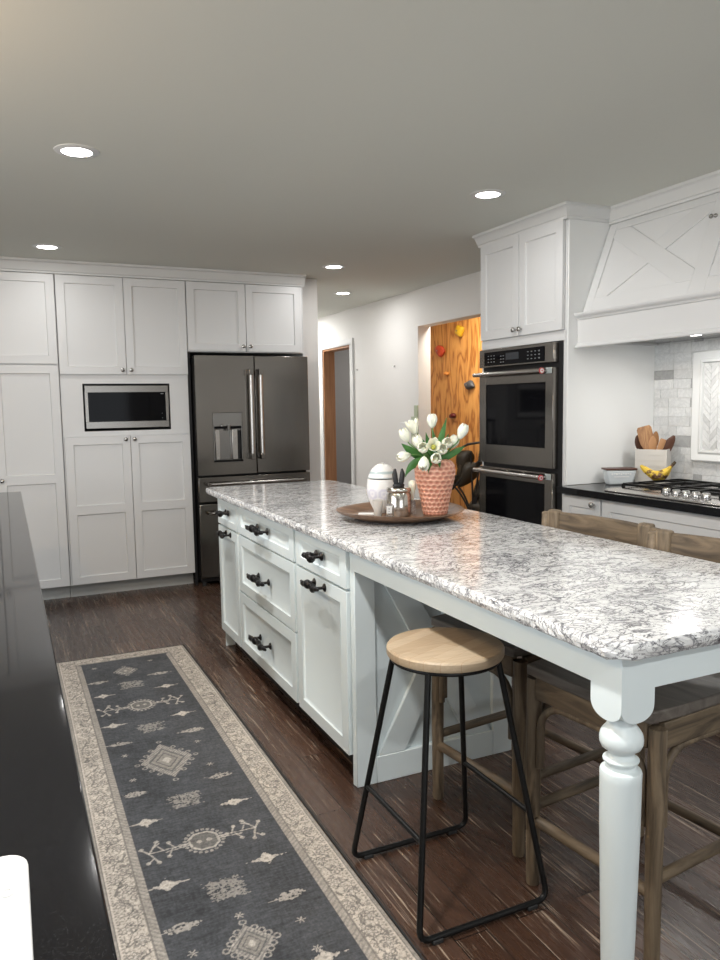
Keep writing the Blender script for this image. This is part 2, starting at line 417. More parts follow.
# right wall: two openings
t0, t1 = WX, WX+.13
mb = MB()
mb.box(t0, -2.48, 0, t1, 4.75, H).box(t0, 4.75, 2.085, t1, 6.18, H).box(t0, 6.18, 0, t1, 7.68, H).box(t0, 7.68, 2.034, t1, 8.475, H).box(t0, 8.475, 0, t1, 10.1, H)
struct('wall_right', mb, 'wall_paint')
struct('wall_partition', MB().box(2.255, 5.95, 0, 2.395, 10.1, H), 'wall_paint', bevel=.003)
struct('wall_far', MB().box(2.395, 9.98, 0, t0, 10.1, H), 'wall_paint')
struct('wall_room_end', MB().box(t1, 9.6, 0, 5.4, 9.7, H), 'far_wall_grey')
struct('wall_room_side', MB().box(5.2, 4.0, 0, 5.3, 9.6, H), 'wall_paint')
struct('wall_room_divider', MB().box(t1, 7.42, 0, 5.2, 7.52, H), 'wall_paint')
# casing of the doorway
mb = MB(); c0 = WX-.018
mb.box(c0, 7.60, 0, WX, 7.68, 2.034).box(c0, 8.475, 0, WX, 8.545, 2.034).box(c0, 7.60, 2.034, WX, 8.545, 2.10)
d1 = struct('door_1', mb, 'trim_paint', bevel=.003)
struct('door_jamb', MB().box(WX-.004, 8.45, 0, WX+.135, 8.477, 2.034).box(WX-.004, 7.678, 0, WX+.135, 7.70, 2.034).box(WX-.004, 7.70, 2.01, WX+.135, 8.45, 2.036), 'jamb_wood', d1)
struct('baseboard_right', MB().box(WX-.014, 6.19, 0, WX, 7.59, .10), 'trim_paint', bevel=.003)
struct('baseboard_partition', MB().box(2.25, 5.936, 0, 2.395, 5.95, .10), 'trim_paint', bevel=.003)

# crown mouldings
def crown(path, out, zt, h, d, name, label=None):
    """sweep a cove profile along path (list of (x,y)); out = outward unit normals per point"""
    prof = [(0, -h), (.012, -h), (.014, -h+.012), (.022, -h+.016), (.030, -h*.55), (d*.72, -.022), (d*.80, -.018), (d, -.014), (d, 0), (0, 0)]
    mb = MB(); n = len(prof)
    for (x, y), (ox, oy) in zip(path, out):
        mb.v += [(x+ox*p[0], y+oy*p[0], zt+p[1]) for p in prof]
    for i in range(len(path)-1):
        for k in range(n-1): mb.f.append((i*n+k, i*n+k+1, (i+1)*n+k+1, (i+1)*n+k))
    mb.f += [tuple(range(n)), tuple((len(path)-1)*n+k for k in range(n-1, -1, -1))]
    return struct(name, mb, 'trim_paint', smooth=25)
crown([(-.6, 5.843), (2.235, 5.843)], [(0, -1), (0, -1)], H, .088, .055, 'trim_1')
CT = 2.415
crown([(2.757, 4.11), (2.757, 3.29), (3.050, 3.29)], [(-1, 0), (-1, -1), (0, -1)], CT, .072, .058, 'trim_2')
crown([(3.052, 3.289), (3.052, 1.6)], [(-1, 0), (-1, 0)], CT, .082, .055, 'trim_3')

# backsplash of marble tiles (own tone per tile) on the right wall above the counter
XT = 3.40
def tile_mesh(tiles, th=.004):
    mb = MB(); cols = []
    for poly, g in tiles:
        n = len(poly)
        mb.add([(XT-.0, p[0], p[1]) for p in poly]+[(XT-th, p[0], p[1]) for p in poly],
               [tuple(range(n, 2*n))]+[(i, (i+1) % n, (i+1) % n+n, i+n) for i in range(n)])
        cols += [(g*.99, g, g*.99, 1)]*(2*n)
    return mb, cols
rnd = random.Random(3); tiles = []; FY0, FY1, FZ0, FZ1 = 2.06, 3.004, 1.050, 1.636
def clipbox(y0, y1, z0, z1):
    out = [(y0, y1, z0, z1)]
    if y1 <= FY0 or y0 >= FY1 or z1 <= FZ0 or z0 >= FZ1: return out
    out = []
    if y0 < FY0: out.append((y0, FY0, z0, z1))
    if y1 > FY1: out.append((FY1, y1, z0, z1))
    if z0 < FZ0: out.append((max(y0, FY0), min(y1, FY1), z0, FZ0))
    if z1 > FZ1: out.append((max(y0, FY0), min(y1, FY1), FZ1, z1))
    return out
z = .923; row = 0
while z < 1.70:
    hgt = rnd.choice([.052, .052, .052, .040, .064]); y = 3.30
    while y > .9:
        wd = rnd.choice([.06, .105, .12, .12, .15, .15]); g = rnd.choice([.68, .70, .70, .72, .74, .66, .69]); g = rnd.uniform(.40, .46) if rnd.random() < .06 else g
        for (q0, q1, r0, r1) in clipbox(max(y-wd, .9), y, z, min(z+hgt, 1.70)):
            if q1-q0 > .004 and r1-r0 > .004: tiles.append(([(q0+.001, r0+.001), (q1-.001, r0+.001), (q1-.001, r1-.001), (q0+.001, r1-.001)], g))
        y -= wd
    z += hgt
bs_ = thing('trim_4', 'marble backsplash', 'backsplash', (XT, 2.5, .923)); del bs_['label'], bs_['category']; bs_['kind'] = 'structure'
obj('grout_backing', MB().box(XT, .9, .89, WX, 3.30, 1.72), 'grout', bs_)
mb, cols = tile_mesh(tiles); obj('marble_tiles', mb, 'marble_tile', bs_, colors=cols, smooth=0)
# framed chevron panel
fr = [(0, 0, .055), (0, .055, .022)]
mb = MB()
def ringf(mb, y0, y1, z0, z1, prof):      # prof: (inset, height)
    rings = [[(XT-hh, y0+i, z0+i), (XT-hh, y1-i, z0+i), (XT-hh, y1-i, z1-i), (XT-hh, y0+i, z1-i)] for i, hh in prof]
    for A, B in zip(rings[:-1], rings[1:]):
        for k in range(4): mb.add([A[k], A[(k+1) % 4], B[(k+1) % 4], B[k]], [(0, 1, 2, 3)])
ringf(mb, FY0, FY1, FZ0, FZ1, [(0, 0), (0, .022), (.006, .026), (.012, .024), (.030, .014), (.040, .012), (.048, .018), (.058, .018), (.060, 0)])
obj('panel_frame', mb, 'frame_marble', bs_, smooth=30)
tiles = []; iy0, iy1, iz0, iz1 = FY0+.06, FY1-.06, FZ0+.06, FZ1-.06
cw = (iy1-iy0)/18; hh = .036
def clip_poly(poly, ax, lim, keep_less):
    out = []
    for i in range(len(poly)):
        A, B = poly[i], poly[(i+1) % len(poly)]
        ia = (A[ax] <= lim) == keep_less or A[ax] == lim; ib = (B[ax] <= lim) == keep_less or B[ax] == lim
        if ia: out.append(A)
        if ia != ib:
            t = (lim-A[ax])/(B[ax]-A[ax]); out.append((A[0]+(B[0]-A[0])*t, A[1]+(B[1]-A[1])*t))
    return out
for k in range(18):
    ya, yb = iy0+k*cw, iy0+(k+1)*cw; sl = cw if k % 2 else -cw
    zz = iz0-.10
    while zz < iz1+.1:
        pl = [(ya+.0008, zz+.001), (yb-.0008, zz+.001+sl), (yb-.0008, zz+hh-.001+sl), (ya+.0008, zz+hh-.001)]
        if k % 2 == 0: pl = [(ya+.0008, zz+.001+cw), (yb-.0008, zz+.001), (yb-.0008, zz+hh-.001), (ya+.0008, zz+hh-.001+cw)]
        pl = clip_poly(pl, 1, iz0, False) if any(p[1] < iz0 for p in pl) else pl
        if len(pl) > 2 and any(p[1] > iz1 for p in pl): pl = clip_poly(pl, 1, iz1, True)
        if len(pl) > 2: tiles.append((pl, rnd.choice([.72, .68, .62, .66, .55])))
        zz += hh
mb, cols = tile_mesh(tiles); obj('chevron_tiles', mb, 'marble_tile', bs_, colors=cols, smooth=0)

# ================================================================== BACK WALL CABINETS
YB = 5.843; BF = back_face(YB)
def bdoor(parent, u0, u1, v0, v1, **k): return obj('door', panel_front(BF, u0, u1, v0, v1, dp=.012, th=.022, ch=.003, **k), 'cabinet_paint', parent, bevel=.0015, seg=1)
BG = back_face(YB-.02)
YC = YB+.002; DEP = 6.44
# tall pantry at the left
t = thing('pantry_cabinet', 'tall white pantry cabinet at the far left, with stacked shaker doors', 'cabinet', (-.08, YC, 0))
obj('cabinet_body', MB().box(-.53, YC, .10, .366, DEP, 2.325), 'cabinet_paint', t)
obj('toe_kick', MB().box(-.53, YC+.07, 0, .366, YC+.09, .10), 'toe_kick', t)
for (u0, u1, ku) in ((-.070, .362, -.041), (-.525, -.075, -.10)):
    d = bdoor(t, u0, u1, 1.702, 2.321); knob(d, BG, ku, 1.735)
    d = bdoor(t, u0, u1, .106, 1.690, mids=[(.858, .922)]); knob(d, BG, ku, .894)
# microwave cabinet
t = thing('microwave_cabinet', 'white tall cabinet with microwave niche between two pairs of doors', 'cabinet', (.825, YC, 0))
n0, n1, m0, m1 = .518, 1.136, 1.219, 1.562
mb = MB().box(.370, YC, .10, 1.278, DEP, m0).box(.370, YC, m1, 1.278, DEP, 2.325).box(.370, YC, m0, n0, DEP, m1).box(n1, YC, m0, 1.278, DEP, m1)
obj('cabinet_body', mb, 'cabinet_paint', t)
obj('face_panel', MB().box(.372, YB-.003, 1.184, n0, YB, 1.606).box(n1, YB-.003, 1.184, 1.276, YB, 1.606).box(n0, YB-.003, 1.184, n1, YB, m0).box(n0, YB-.003, m1, n1, YB, 1.606), 'cabinet_paint', t)
obj('niche_lining', MB().box(n0, YB+.30, m0, n1, YB+.31, m1).box(n0, YB-.004, m0, n0+.004, YB+.30, m1).box(n1-.004, YB-.004, m0, n1, YB+.30, m1).box(n0, YB-.004, m0, n1, YB+.30, m0+.004).box(n0, YB-.004, m1-.004, n1, YB+.30, m1), 'gap_black', t)
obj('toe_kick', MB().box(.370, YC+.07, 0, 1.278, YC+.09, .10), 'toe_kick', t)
for (u0, u1, ku) in ((.371, .8275, .799), (.8305, 1.277, .859)):
    d = bdoor(t, u0, u1, 1.629, 2.321); knob(d, BG, ku, 1.660)
for (u0, u1, ku) in ((.379, .832, .799), (.835, 1.274, .861)):
    d = bdoor(t, u0, u1, .106, 1.178, mids=[(.616, .681)]); knob(d, BG, ku, 1.156)
# cabinet over the fridge
t = thing('fridge_top_cabinet', 'white double-door cabinet mounted above the refrigerator', 'cabinet', (1.74, YC, 1.80))
obj('cabinet_body', MB().box(1.282, YC, 1.800, 2.222, DEP, 2.325), 'cabinet_paint', t)
for (u0, u1, ku) in ((1.284, 1.739, 1.712), (1.743, 2.199, 1.768)):
    d = bdoor(t, u0, u1, 1.808, 2.321); knob(d, BG, ku, 1.845)

# fridge
YF = 5.743
t = thing('refrigerator', 'stainless steel french door refrigerator with water dispenser', 'refrigerator', (1.762, YF, 0))
obj('cabinet_body', MB().box(1.315, YF+.07, .03, 2.208, 6.42, 1.762), 'gap_black', t)
obj('side_gap_strip', MB().box(1.2785, YC+.004, 0, 1.300, YC+.03, 1.80), 'gap_black', t)  # black strip closing the gap beside the fridge
F2 = back_face(YF+.065)
R_ = MB().box(1.309, YF, .862, 1.432, YF+.065, 1.768).box(1.664, YF, .862, 1.768, YF+.065, 1.768).box(1.432, YF, 1.338, 1.664, YF+.065, 1.768).box(1.432, YF, .862, 1.664, YF+.065, .958)
ld = obj('left_door', R_, 'stainless', t)
rd = obj('right_door', MB().box(1.776, YF, .862, 2.216, YF+.065, 1.768), 'stainless', t, bevel=.004)
def bar(parent, x, z0, z1):
    mb = MB().tube([(x, YF-.055, z0), (x, YF-.055, z1)], .0155, 14)
    h = obj('handle', mb, 'handle_steel', parent)
    for q0, q1 in ((z0-.012, z0+.034), (z1-.034, z1+.012)): obj('bracket', MB().box(x-.017, YF-.073, q0, x+.017, YF, q1), 'stainless', h, bevel=.003)
bar(ld, 1.728, .985, 1.655); bar(rd, 1.806, .985, 1.655)
ud = obj('upper_drawer', MB().box(1.309, YF, .655, 2.216, YF+.065, .846), 'stainless', t, bevel=.004)
lw = obj('lower_drawer', MB().box(1.309, YF, .070, 2.216, YF+.065, .640), 'stainless', t, bevel=.004)
for dr, z in ((ud, .795), (lw, .575)):
    h = obj('handle', MB().tube([(1.375, YF-.055, z), (2.15, YF-.055, z)], .012, 14), 'handle_steel', dr)
    for q0 in (1.365, 2.135): obj('bracket', MB().box(q0, YF-.068, z-.013, q0+.025, YF, z+.013), 'stainless', h, bevel=.003)
dp = obj('water_dispenser', MB().box(1.434, YF-.003, 1.232, 1.662, YF+.05, 1.336), 'stainless_v', t, bevel=.002)
obj('recess', MB().box(1.434, YF+.055, .960, 1.662, YF+.062, 1.232).box(1.434, YF, .960, 1.442, YF+.06, 1.232).box(1.654, YF, .960, 1.662, YF+.06, 1.232), 'stainless_v', dp)
obj('drip_tray', MB().box(1.434, YF-.004, .960, 1.662, YF+.06, .974), 'black_metal', dp, bevel=.002)
obj('recess_pillar', MB().box(1.455, YF+.02, .974, 1.49, YF+.06, 1.21), 'handle_steel', dp, bevel=.003)
obj('recess_pillar', MB().box(1.585, YF+.012, .974, 1.628, YF+.06, 1.21), 'handle_steel', dp, bevel=.003)
obj('recess_slot', MB().box(1.630, YF+.02, .978, 1.646, YF+.058, 1.20), 'gap_black', dp)
obj('control_strip', MB().box(1.442, YF-.006, 1.214, 1.654, YF+.04, 1.230), 'black_glass', dp)
obj('spout', MB().tube([(1.555, YF-.006, 1.242), (1.555, YF-.006, 1.196)], [.016, .011], 12), 'chrome', dp)
obj('dispenser_knob', MB().ball((1.50, YF-.004, 1.236), .012), 'chrome', dp)
for x in (1.335, 2.185): obj('foot', MB().tube([(x, YF+.04, 0), (x, YF+.04, .035)], .016, 12), 'rubber', t)
obj('kick_grille', MB().box(1.315, YF+.05, .028, 2.208, YF+.08, .066), 'gap_black', t)

# microwave
YM = YB-.010
t = thing('microwave', 'built-in stainless steel microwave with black glass door', 'microwave', (.826, YM, m0))
e0, e1, g0, g1 = .531, 1.124, 1.238, 1.548
obj('case', MB().box(e0+.004, YM+.012, g0+.002, e1-.004, YM+.28, g1-.002), 'gap_black', t)
obj('trim_frame', MB().box(e0, YM, g0, e1, YM+.012, g0+.048).box(e0, YM, g1-.048, e1, YM+.012, g1).box(e0, YM, g0+.048, e0+.022, YM+.012, g1-.048).box(e1-.022, YM, g0+.048, e1, YM+.012, g1-.048), 'stainless', t, bevel=.0015)
obj('door_glass', MB().box(e0+.022, YM-.002, g0+.048, .985, YM+.012, g1-.048), 'black_glass', t)
cp = obj('control_panel', MB().box(.987, YM-.002, g0+.048, e1-.022, YM+.012, g1-.048), 'black_glass', t)
obj('button_marks', MB().box(1.068, YM-.004, g1-.064, 1.088, YM-.002, g1-.058).box(1.072, YM-.004, 1.34, 1.076, YM-.002, 1.343).box(1.072, YM-.004, 1.305, 1.077, YM-.002, 1.308), 'legend', cp)

# ================================================================== OVEN TOWER
XO = 2.745; TF = left_face(XO+.02); TG = left_face(XO)
YN, YFAR = 3.30, 4.10
t = thing('oven_cabinet', 'tall white oven tower cabinet with two doors above the ovens', 'cabinet', (2.9, 3.7, 0))
ox = XO+.022
mb = MB().box(ox, YN, .10, WX-.002, YN+.022, 2.345).box(ox, YFAR-.022, .10, WX-.002, YFAR, 2.345).box(ox, YN+.022, 1.745, WX-.01, YFAR-.022, 2.345)
mb.box(ox, YN+.022, .10, WX-.01, YFAR-.022, .36).box(3.36, YN+.022, .36, WX-.01, YFAR-.022, 1.745)
obj('cabinet_body', mb, 'cabinet_paint', t, bevel=.001, seg=1)
obj('face_frame', MB().box(ox-.006, YN+.002, 1.712, ox+.02, YFAR-.002, 1.762), 'cabinet_paint', t)
obj('side_panel', MB().box(ox+.004, YN-.010, .925, XT, YN-.0005, CT-.001), 'wall_bright', t)
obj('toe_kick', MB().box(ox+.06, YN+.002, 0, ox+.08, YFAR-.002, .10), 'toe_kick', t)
for (u0, u1, ku) in ((3.312, 3.694, 3.668), (3.698, 4.088, 3.724)):
    d = obj('door', panel_front(TF, u0, u1, 1.768, 2.343), 'cabinet_paint', t, bevel=.0015, seg=1); knob(d, TG, ku, 1.803)
obj('lower_door', panel_front(TF, 3.312, 4.088, .11, .35), 'cabinet_paint', t)
# double oven
t = thing('double_wall_oven', 'stainless steel double wall oven with black glass windows', 'oven', (2.75, 3.7, .37))
obj('chassis', MB().box(ox-.008, 3.3225, .365, 3.30, 4.075, 1.708), 'gap_black', t)
XS = ox-.012-.035
cpn = obj('control_panel', MB().box(XS, 3.350, 1.596, ox-.008, 4.064, 1.705), 'stainless', t, bevel=.003)
gl = obj('control_glass', MB().box(XS-.003, 3.425, 1.606, XS+.004, 4.005, 1.688), 'black_glass', cpn)
obj('display', MB().box(XS-.0045, 3.655, 1.632, XS, 3.78, 1.672), 'screen_glass', cpn)
mk = MB()
for (yc, zc) in [(3.90+dx*.03, 1.628+dz*.018) for dx in range(3) for dz in range(3)]+[(3.83-dx*.025, 1.622+dz*.018) for dx in range(2) for dz in range(3)]+[(3.47+dx*.033, 1.626+dz*.020) for dx in range(4) for dz in range(3)]:
    mk.box(XS-.004, yc-.006, zc-.002, XS-.002, yc+.006, zc+.002)
for dz in range(3): mk.box(XS-.004, 3.462, 1.622+dz*.02, XS-.002, 3.472, 1.630+dz*.02)
obj('button_marks', mk, 'legend', cpn)
def oven_door(z0, z1, w0, w1, hz, nm):
    d = obj(nm, MB().box(XS, 3.350, z0, ox-.010, 3.415, z1).box(XS, 3.992, z0, ox-.010, 4.064, z1).box(XS, 3.415, z0, ox-.010, 3.992, w0).box(XS, 3.415, w1, ox-.010, 3.992, z1), 'stainless', t, bevel=.0015, seg=1)
    obj('window', MB().box(XS+.004, 3.413, w0-.002, XS+.012, 3.994, w1+.002), 'black_glass', d)
    h = obj('handle', MB().tube([(XS-.052, 3.385, hz), (XS-.052, 4.045, hz)], .0125, 16), 'handle_steel', d)
    for y in (3.41, 4.02): obj('bracket', MB().tube([(XS, y, hz), (XS-.052, y, hz)], [.013, .011], 12), 'handle_steel', h)
    obj('medallion', MB().lathe([(.0125, .004), (.0165, .002), (.0165, -.004), (.001, -.004)], (XS-.052, 3.385, hz), 24, 'y', cap=False), 'badge_red', h)
    obj('medallion_face', MB().lathe([(.0115, -.0042), (.0110, -.0062), (.001, -.0062)], (XS-.052, 3.385, hz), 24, 'y', cap=False), 'sticker', h)
    obj('medallion_core', MB().lathe([(.0055, -.0063), (.0055, -.0072), (.001, -.0072)], (XS-.052, 3.385, hz), 24, 'y', cap=False), 'badge_red', h)
    s = MB().box(XS-.0015, 3.362, hz-.014, XS, 3.412, hz+.018); obj('label_sticker', s, 'sticker', d)
    mk = MB()
    for k in range(4): mk.box(XS-.0022, 3.366, hz-.009+k*.007, XS-.0014, 3.398-.006*(k % 2), hz-.0065+k*.007)
    obj('sticker_print', mk, 'legend', d)
oven_door(1.012, 1.568, 1.124, 1.490, 1.551, 'upper_oven_door')
oven_door(.385, .985, .50, .922, .963, 'lower_oven_door')

# ================================================================== RANGE HOOD
XH = 2.820; HY0, HY1 = 1.78, 3.288
t = thing('range_hood', 'white wooden range hood with tapered body and X boards', 'range hood', (3.1, 2.54, 1.675))
sb, stp = (2.862, 1.838), (3.056, 2.335)         # slope foot and top (x, z)
prof = [(XT-.001, 1.838), sb, stp, (stp[0], CT-.002), (XT-.001, CT-.002)]
body = obj('hood_body', MB().prism(prof, lambda a, b, d: Vector((a, d, b)), HY0, HY1), 'cabinet_paint', t)
man = MB().box(XH+.010, HY0, 1.690, XH+.028, HY1, 1.838).box(XH+.028, HY0, 1.690, XT-.002, HY0+.018, 1.838).box(XH+.028, HY1-.018, 1.690, XT-.002, HY1, 1.838)
obj('mantle', man, 'cabinet_paint', t)
def mould(z0, prof, nm):
    pts = prof
    o = obj(nm, MB().prism([(XH+.012-p[0], z0+p[1]) for p in pts]+[(XH+.012, z0+pts[-1][1]), (XH+.012, z0+pts[0][1])], lambda a, b, d: Vector((a, d, b)), HY0-.01, HY1), 'cabinet_paint', t)
mould(1.815, [(0.002, 0), (.008, .002), (.012, .012), (.020, .016), (.026, .024), (.028, .030), (.028, .036), (.001, .036)], 'mantle_top_moulding')
mould(1.668, [(.002, 0), (.018, 0), (.020, .006), (.014, .014), (.008, .020), (.002, .024)], 'mantle_bottom_moulding')
sv = Vector((stp[0]-sb[0], 0, stp[1]-sb[1])); sl_len = sv.length; sv.normalize(); sn_ = Vector((-sv.z, 0, sv.x))
def SF(q): return Vector((sb[0], q.x, sb[1]))+sv*q.y+sn_*q.z    # u=Y, v=up the slope, w=out
SZ = lambda z: (z-sb[1])/sv.z
bt = .007
def board(pts, k=1.0): return MB().prism(pts, lambda a, b, d: SF(Vector((a, b, d))), 0, bt*k)
def hood_bay(y0, y1):
    zt, zb = 2.300, 1.925
    for (A, B) in (((y1-.0, zt), (y0, zb)), ((y1, zb), (y0, zt))):
        a2 = Vector((A[0], SZ(A[1]))); b2 = Vector((B[0], SZ(B[1]))); dd = (b2-a2).normalized(); nn = Vector((-dd.y, dd.x))*.048
        yield [(a2+nn).to_tuple(), (b2+nn).to_tuple(), (b2-nn).to_tuple(), (a2-nn).to_tuple()]
# frame boards, then each bay's X
for (q0, q1, r0, r1) in ((HY1-.06, HY1-.002, 0.001, SZ(2.33)), (HY0+.002, HY0+.06, .001, SZ(2.33)), (2.50, 2.592, .001, SZ(2.33))):
    obj('board', board([(q0, r0), (q1, r0), (q1, r1), (q0, r1)]), 'cabinet_paint', t, bevel=.0012, seg=1)
for y0, y1 in ((2.592, HY1-.06), (HY0+.06, 2.50)):
    obj('board', board([(y0, .001), (y1, .001), (y1, SZ(1.925)), (y0, SZ(1.925))]), 'cabinet_paint', t, bevel=.0012, seg=1)
    obj('board', board([(y0, SZ(2.290)), (y1, SZ(2.290)), (y1, SZ(2.33)), (y0, SZ(2.33))]), 'cabinet_paint', t, bevel=.0012, seg=1)
    for ib, pl in enumerate(hood_bay(y0, y1)):
        pl = clip_poly(pl, 1, SZ(1.9255), False); pl = clip_poly(pl, 1, SZ(2.2895), True); pl = clip_poly(pl, 0, y0+.0005, False); pl = clip_poly(pl, 0, y1-.0005, True)
        obj('cross_board', board(pl, .92-.08*ib), 'cabinet_paint', t, bevel=.0012, seg=1)
hk = MB().ball(SF(Vector((2.585, SZ(2.215), .012))), .011, 1, 1, 1).ball(SF(Vector((2.560, SZ(2.213), .011))), .010)
obj('latch', hk, 'nickel', t)
obj('underside', MB().box(XH+.03, HY0+.02, 1.700, XT-.004, HY1-.02, 1.706), 'stainless', t)
for y in (2.74, 2.30):
    l_ = obj('hood_lamp', MB().lathe([(.035, 0), (.035, .005)], (3.08, y, 1.694), 20), 'lamp_glow', t)
    lamp('hood_lamp_light', 'AREA', (3.08-3.1, y-2.54, 1.690-1.675), P_HOOD*1.55, (1, .97, .93), t, size=.12)

# ================================================================== RIGHT BASE CABINETS AND COUNTER
BFc = left_face(XO+.02); BKn = left_face(XO)
bx = XO+.022
t = thing('narrow_base_cabinet', 'narrow white base cabinet with round knob beside the oven tower', 'cabinet', (3.05, 3.15, 0))
obj('cabinet_body', MB().box(bx, 2.995, .10, XT-.002, YN-.012, .884), 'cabinet_paint', t)
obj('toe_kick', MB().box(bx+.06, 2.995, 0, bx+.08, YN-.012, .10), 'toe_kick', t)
d = obj('door', panel_front(BFc, 3.0, 3.284, .112, .878, st=.05), 'cabinet_paint', t, bevel=.0015, seg=1); knob(d, BKn, 3.045, .846)
t = thing('cooktop_base_cabinet', 'wide white base cabinet with drawer fronts below the gas cooktop', 'cabinet', (3.05, 2.5, 0))
obj('cabinet_body', MB().box(bx, 2.05, .10, XT-.002, 2.992, .884), 'cabinet_paint', t)
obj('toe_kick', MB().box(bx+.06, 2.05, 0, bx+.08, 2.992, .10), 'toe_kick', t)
for z0, z1 in ((.70, .878), (.41, .694), (.112, .404)): obj('drawer', panel_front(BFc, 2.055, 2.990, z0, z1), 'cabinet_paint', t, bevel=.0015, seg=1)
t = thing('end_base_cabinet', 'white base cabinet at the right edge, beyond the cooktop', 'cabinet', (3.05, 1.5, 0))
obj('cabinet_body', MB().box(bx, .95, .10, XT-.002, 2.047, .884), 'cabinet_paint', t)
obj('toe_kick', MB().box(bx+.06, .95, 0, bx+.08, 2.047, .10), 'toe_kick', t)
for u0, u1 in ((.955, 1.498), (1.502, 2.043)): obj('door', panel_front(BFc, u0, u1, .112, .878), 'cabinet_paint', t, bevel=.0015, seg=1)
tag(obj('stove_countertop', MB().box(2.708, .9, .886, XT-.001, YN-.001, .923), 'black_granite', bevel=.003, loc=(3.05, 2.1, .886)), 'polished black countertop under the cooktop against the tiled wall', 'countertop')

# gas cooktop
CZ = .9235
t = thing('gas_cooktop', 'stainless gas cooktop with five front knobs and black grates', 'cooktop', (3.03, 2.53, CZ))
pan = MB().prism([(2.755, 0), (2.755, .006), (2.775, .014), (3.28, .014), (3.28, 0)], lambda a, b, d: Vector((a, d, CZ+b)), 2.07, 2.985)
obj('pan', pan, 'handle_steel', t, bevel=.002)
for i, y in enumerate((2.636, 2.578, 2.522, 2.466, 2.410)):
    obj('control_knob', MB().lathe([(.022, 0), (.022, .006), (.0185, .008), (.0175, .026), (.015, .029), (.001, .0295)], (2.815, y, CZ+.014), 20), 'chrome', t)
def grate(x0, x1, y0, y1):
    mb = MB(); z = CZ+.038
    for y in (y0, y1, (y0+y1)/2): mb.box(x0, y-.006, z-.012, x1, y+.006, z)
    for x in (x0, x1): mb.box(x-.006, y0, z-.012, x+.006, y1, z)
    for x in (x0+(x1-x0)*.27, x0+(x1-x0)*.73): mb.box(x-.005, y0, z-.010, x+.005, y1, z+.001)
    for x in (x0, x1):
        for y in (y0, y1): mb.box(x-.007, y-.007, CZ+.012, x+.007, y+.007, z-.005)
    obj('grate', mb, 'black_metal', t, bevel=.001, seg=1)
grate(2.86, 3.25, 2.70, 2.96); grate(2.90, 3.25, 2.40, 2.68); grate(2.86, 3.25, 2.09, 2.37)
for (x, y, rd) in ((2.95, 2.83, .038), (3.16, 2.83, .03), (3.06, 2.54, .05), (2.95, 2.23, .035), (3.16, 2.23, .03)):
    obj('burner', MB().lathe([(rd, 0), (rd, .012), (rd*.75, .014), (rd*.72, .020), (.001, .021)], (x, y, CZ+.014), 22), 'black_metal', t)

def rotz_about(mb, c, ang):
    ca, sa = math.cos(ang), math.sin(ang)
    mb.v = [(c[0]+(x-c[0])*ca-(y-c[1])*sa, c[1]+(x-c[0])*sa+(y-c[1])*ca, z) for x, y, z in mb.v]; return mb
# loaf dish with a wooden lid
lc = (3.045, 3.185); zc = CZ
def taper(cx, cy, hx0, hy0, hx1, hy1, z0, z1):
    v = [(cx+sx*hx0, cy+sy*hy0, z0) for sx, sy in ((-1, -1), (1, -1), (1, 1), (-1, 1))]+[(cx+sx*hx1, cy+sy*hy1, z1) for sx, sy in ((-1, -1), (1, -1), (1, 1), (-1, 1))]
    return MB().add(v, [(3, 2, 1, 0), (4, 5, 6, 7), (0, 1, 5, 4), (1, 2, 6, 5), (2, 3, 7, 6), (3, 0, 4, 7)])
t = thing('loaf_dish', 'blue-grey ceramic loaf dish with dark wooden lid beside the oven tower', 'dish', (*lc, zc))
A_ = -.42
obj('dish_body', rotz_about(taper(*lc, .066, .034, .082, .043, zc, zc+.080), lc, A_), 'loaf_ceramic', t, bevel=.008)
obj('lid', rotz_about(MB().box(lc[0]-.085, lc[1]-.045, zc+.080, lc[0]+.085, lc[1]+.045, zc+.091), lc, A_), 'dark_lid', t, bevel=.003)
mk = MB()
for k in range(9):
    u = lc[0]-.056+k*.0125; mk.box(u, lc[1]-.0425, zc+.055+.004*(k % 2), u+.008, lc[1]-.0405, zc+.064)
mk.box(lc[0]-.042, lc[1]-.0405, zc+.042, lc[0]+.042, lc[1]-.0388, zc+.047)
obj('embossed_lettering', rotz_about(mk, lc, A_), 'white_plastic', t)
# square utensil crock, turned 45 degrees
uc = Vector((3.240, 3.132)); ang = -PI/4-.20
crk = MB(); hw, hd, hz_ = .082, .074, .190
crk.box(uc.x-hw, uc.y-hd, zc, uc.x+hw, uc.y-hd+.008, zc+hz_).box(uc.x-hw, uc.y+hd-.008, zc, uc.x+hw, uc.y+hd, zc+hz_)
crk.box(uc.x-hw, uc.y-hd+.008, zc, uc.x-hw+.008, uc.y+hd-.008, zc+hz_).box(uc.x+hw-.008, uc.y-hd+.008, zc, uc.x+hw, uc.y+hd-.008, zc+hz_).box(uc.x-hw+.008, uc.y-hd+.008, zc, uc.x+hw-.008, uc.y+hd-.008, zc+.008)
t = thing('utensil_crock', 'square cream ceramic crock holding wooden utensils, on black countertop', 'utensil holder', (uc.x, uc.y, zc))
obj('crock_body', rotz_about(crk, uc, ang), 'crock', t, bevel=.002)
mk = MB()
for row in range(5):
    for k in range(7):
        x = uc.x-.066+k*.022; z = zc+.035+row*.030
        mk.tube([(x-.009, uc.y-hd-.0006, z), (x, uc.y-hd-.0006, z+.009), (x+.009, uc.y-hd-.0006, z)], .0012, 5)
obj('relief_pattern', rotz_about(mk, uc, ang), 'crock', t)
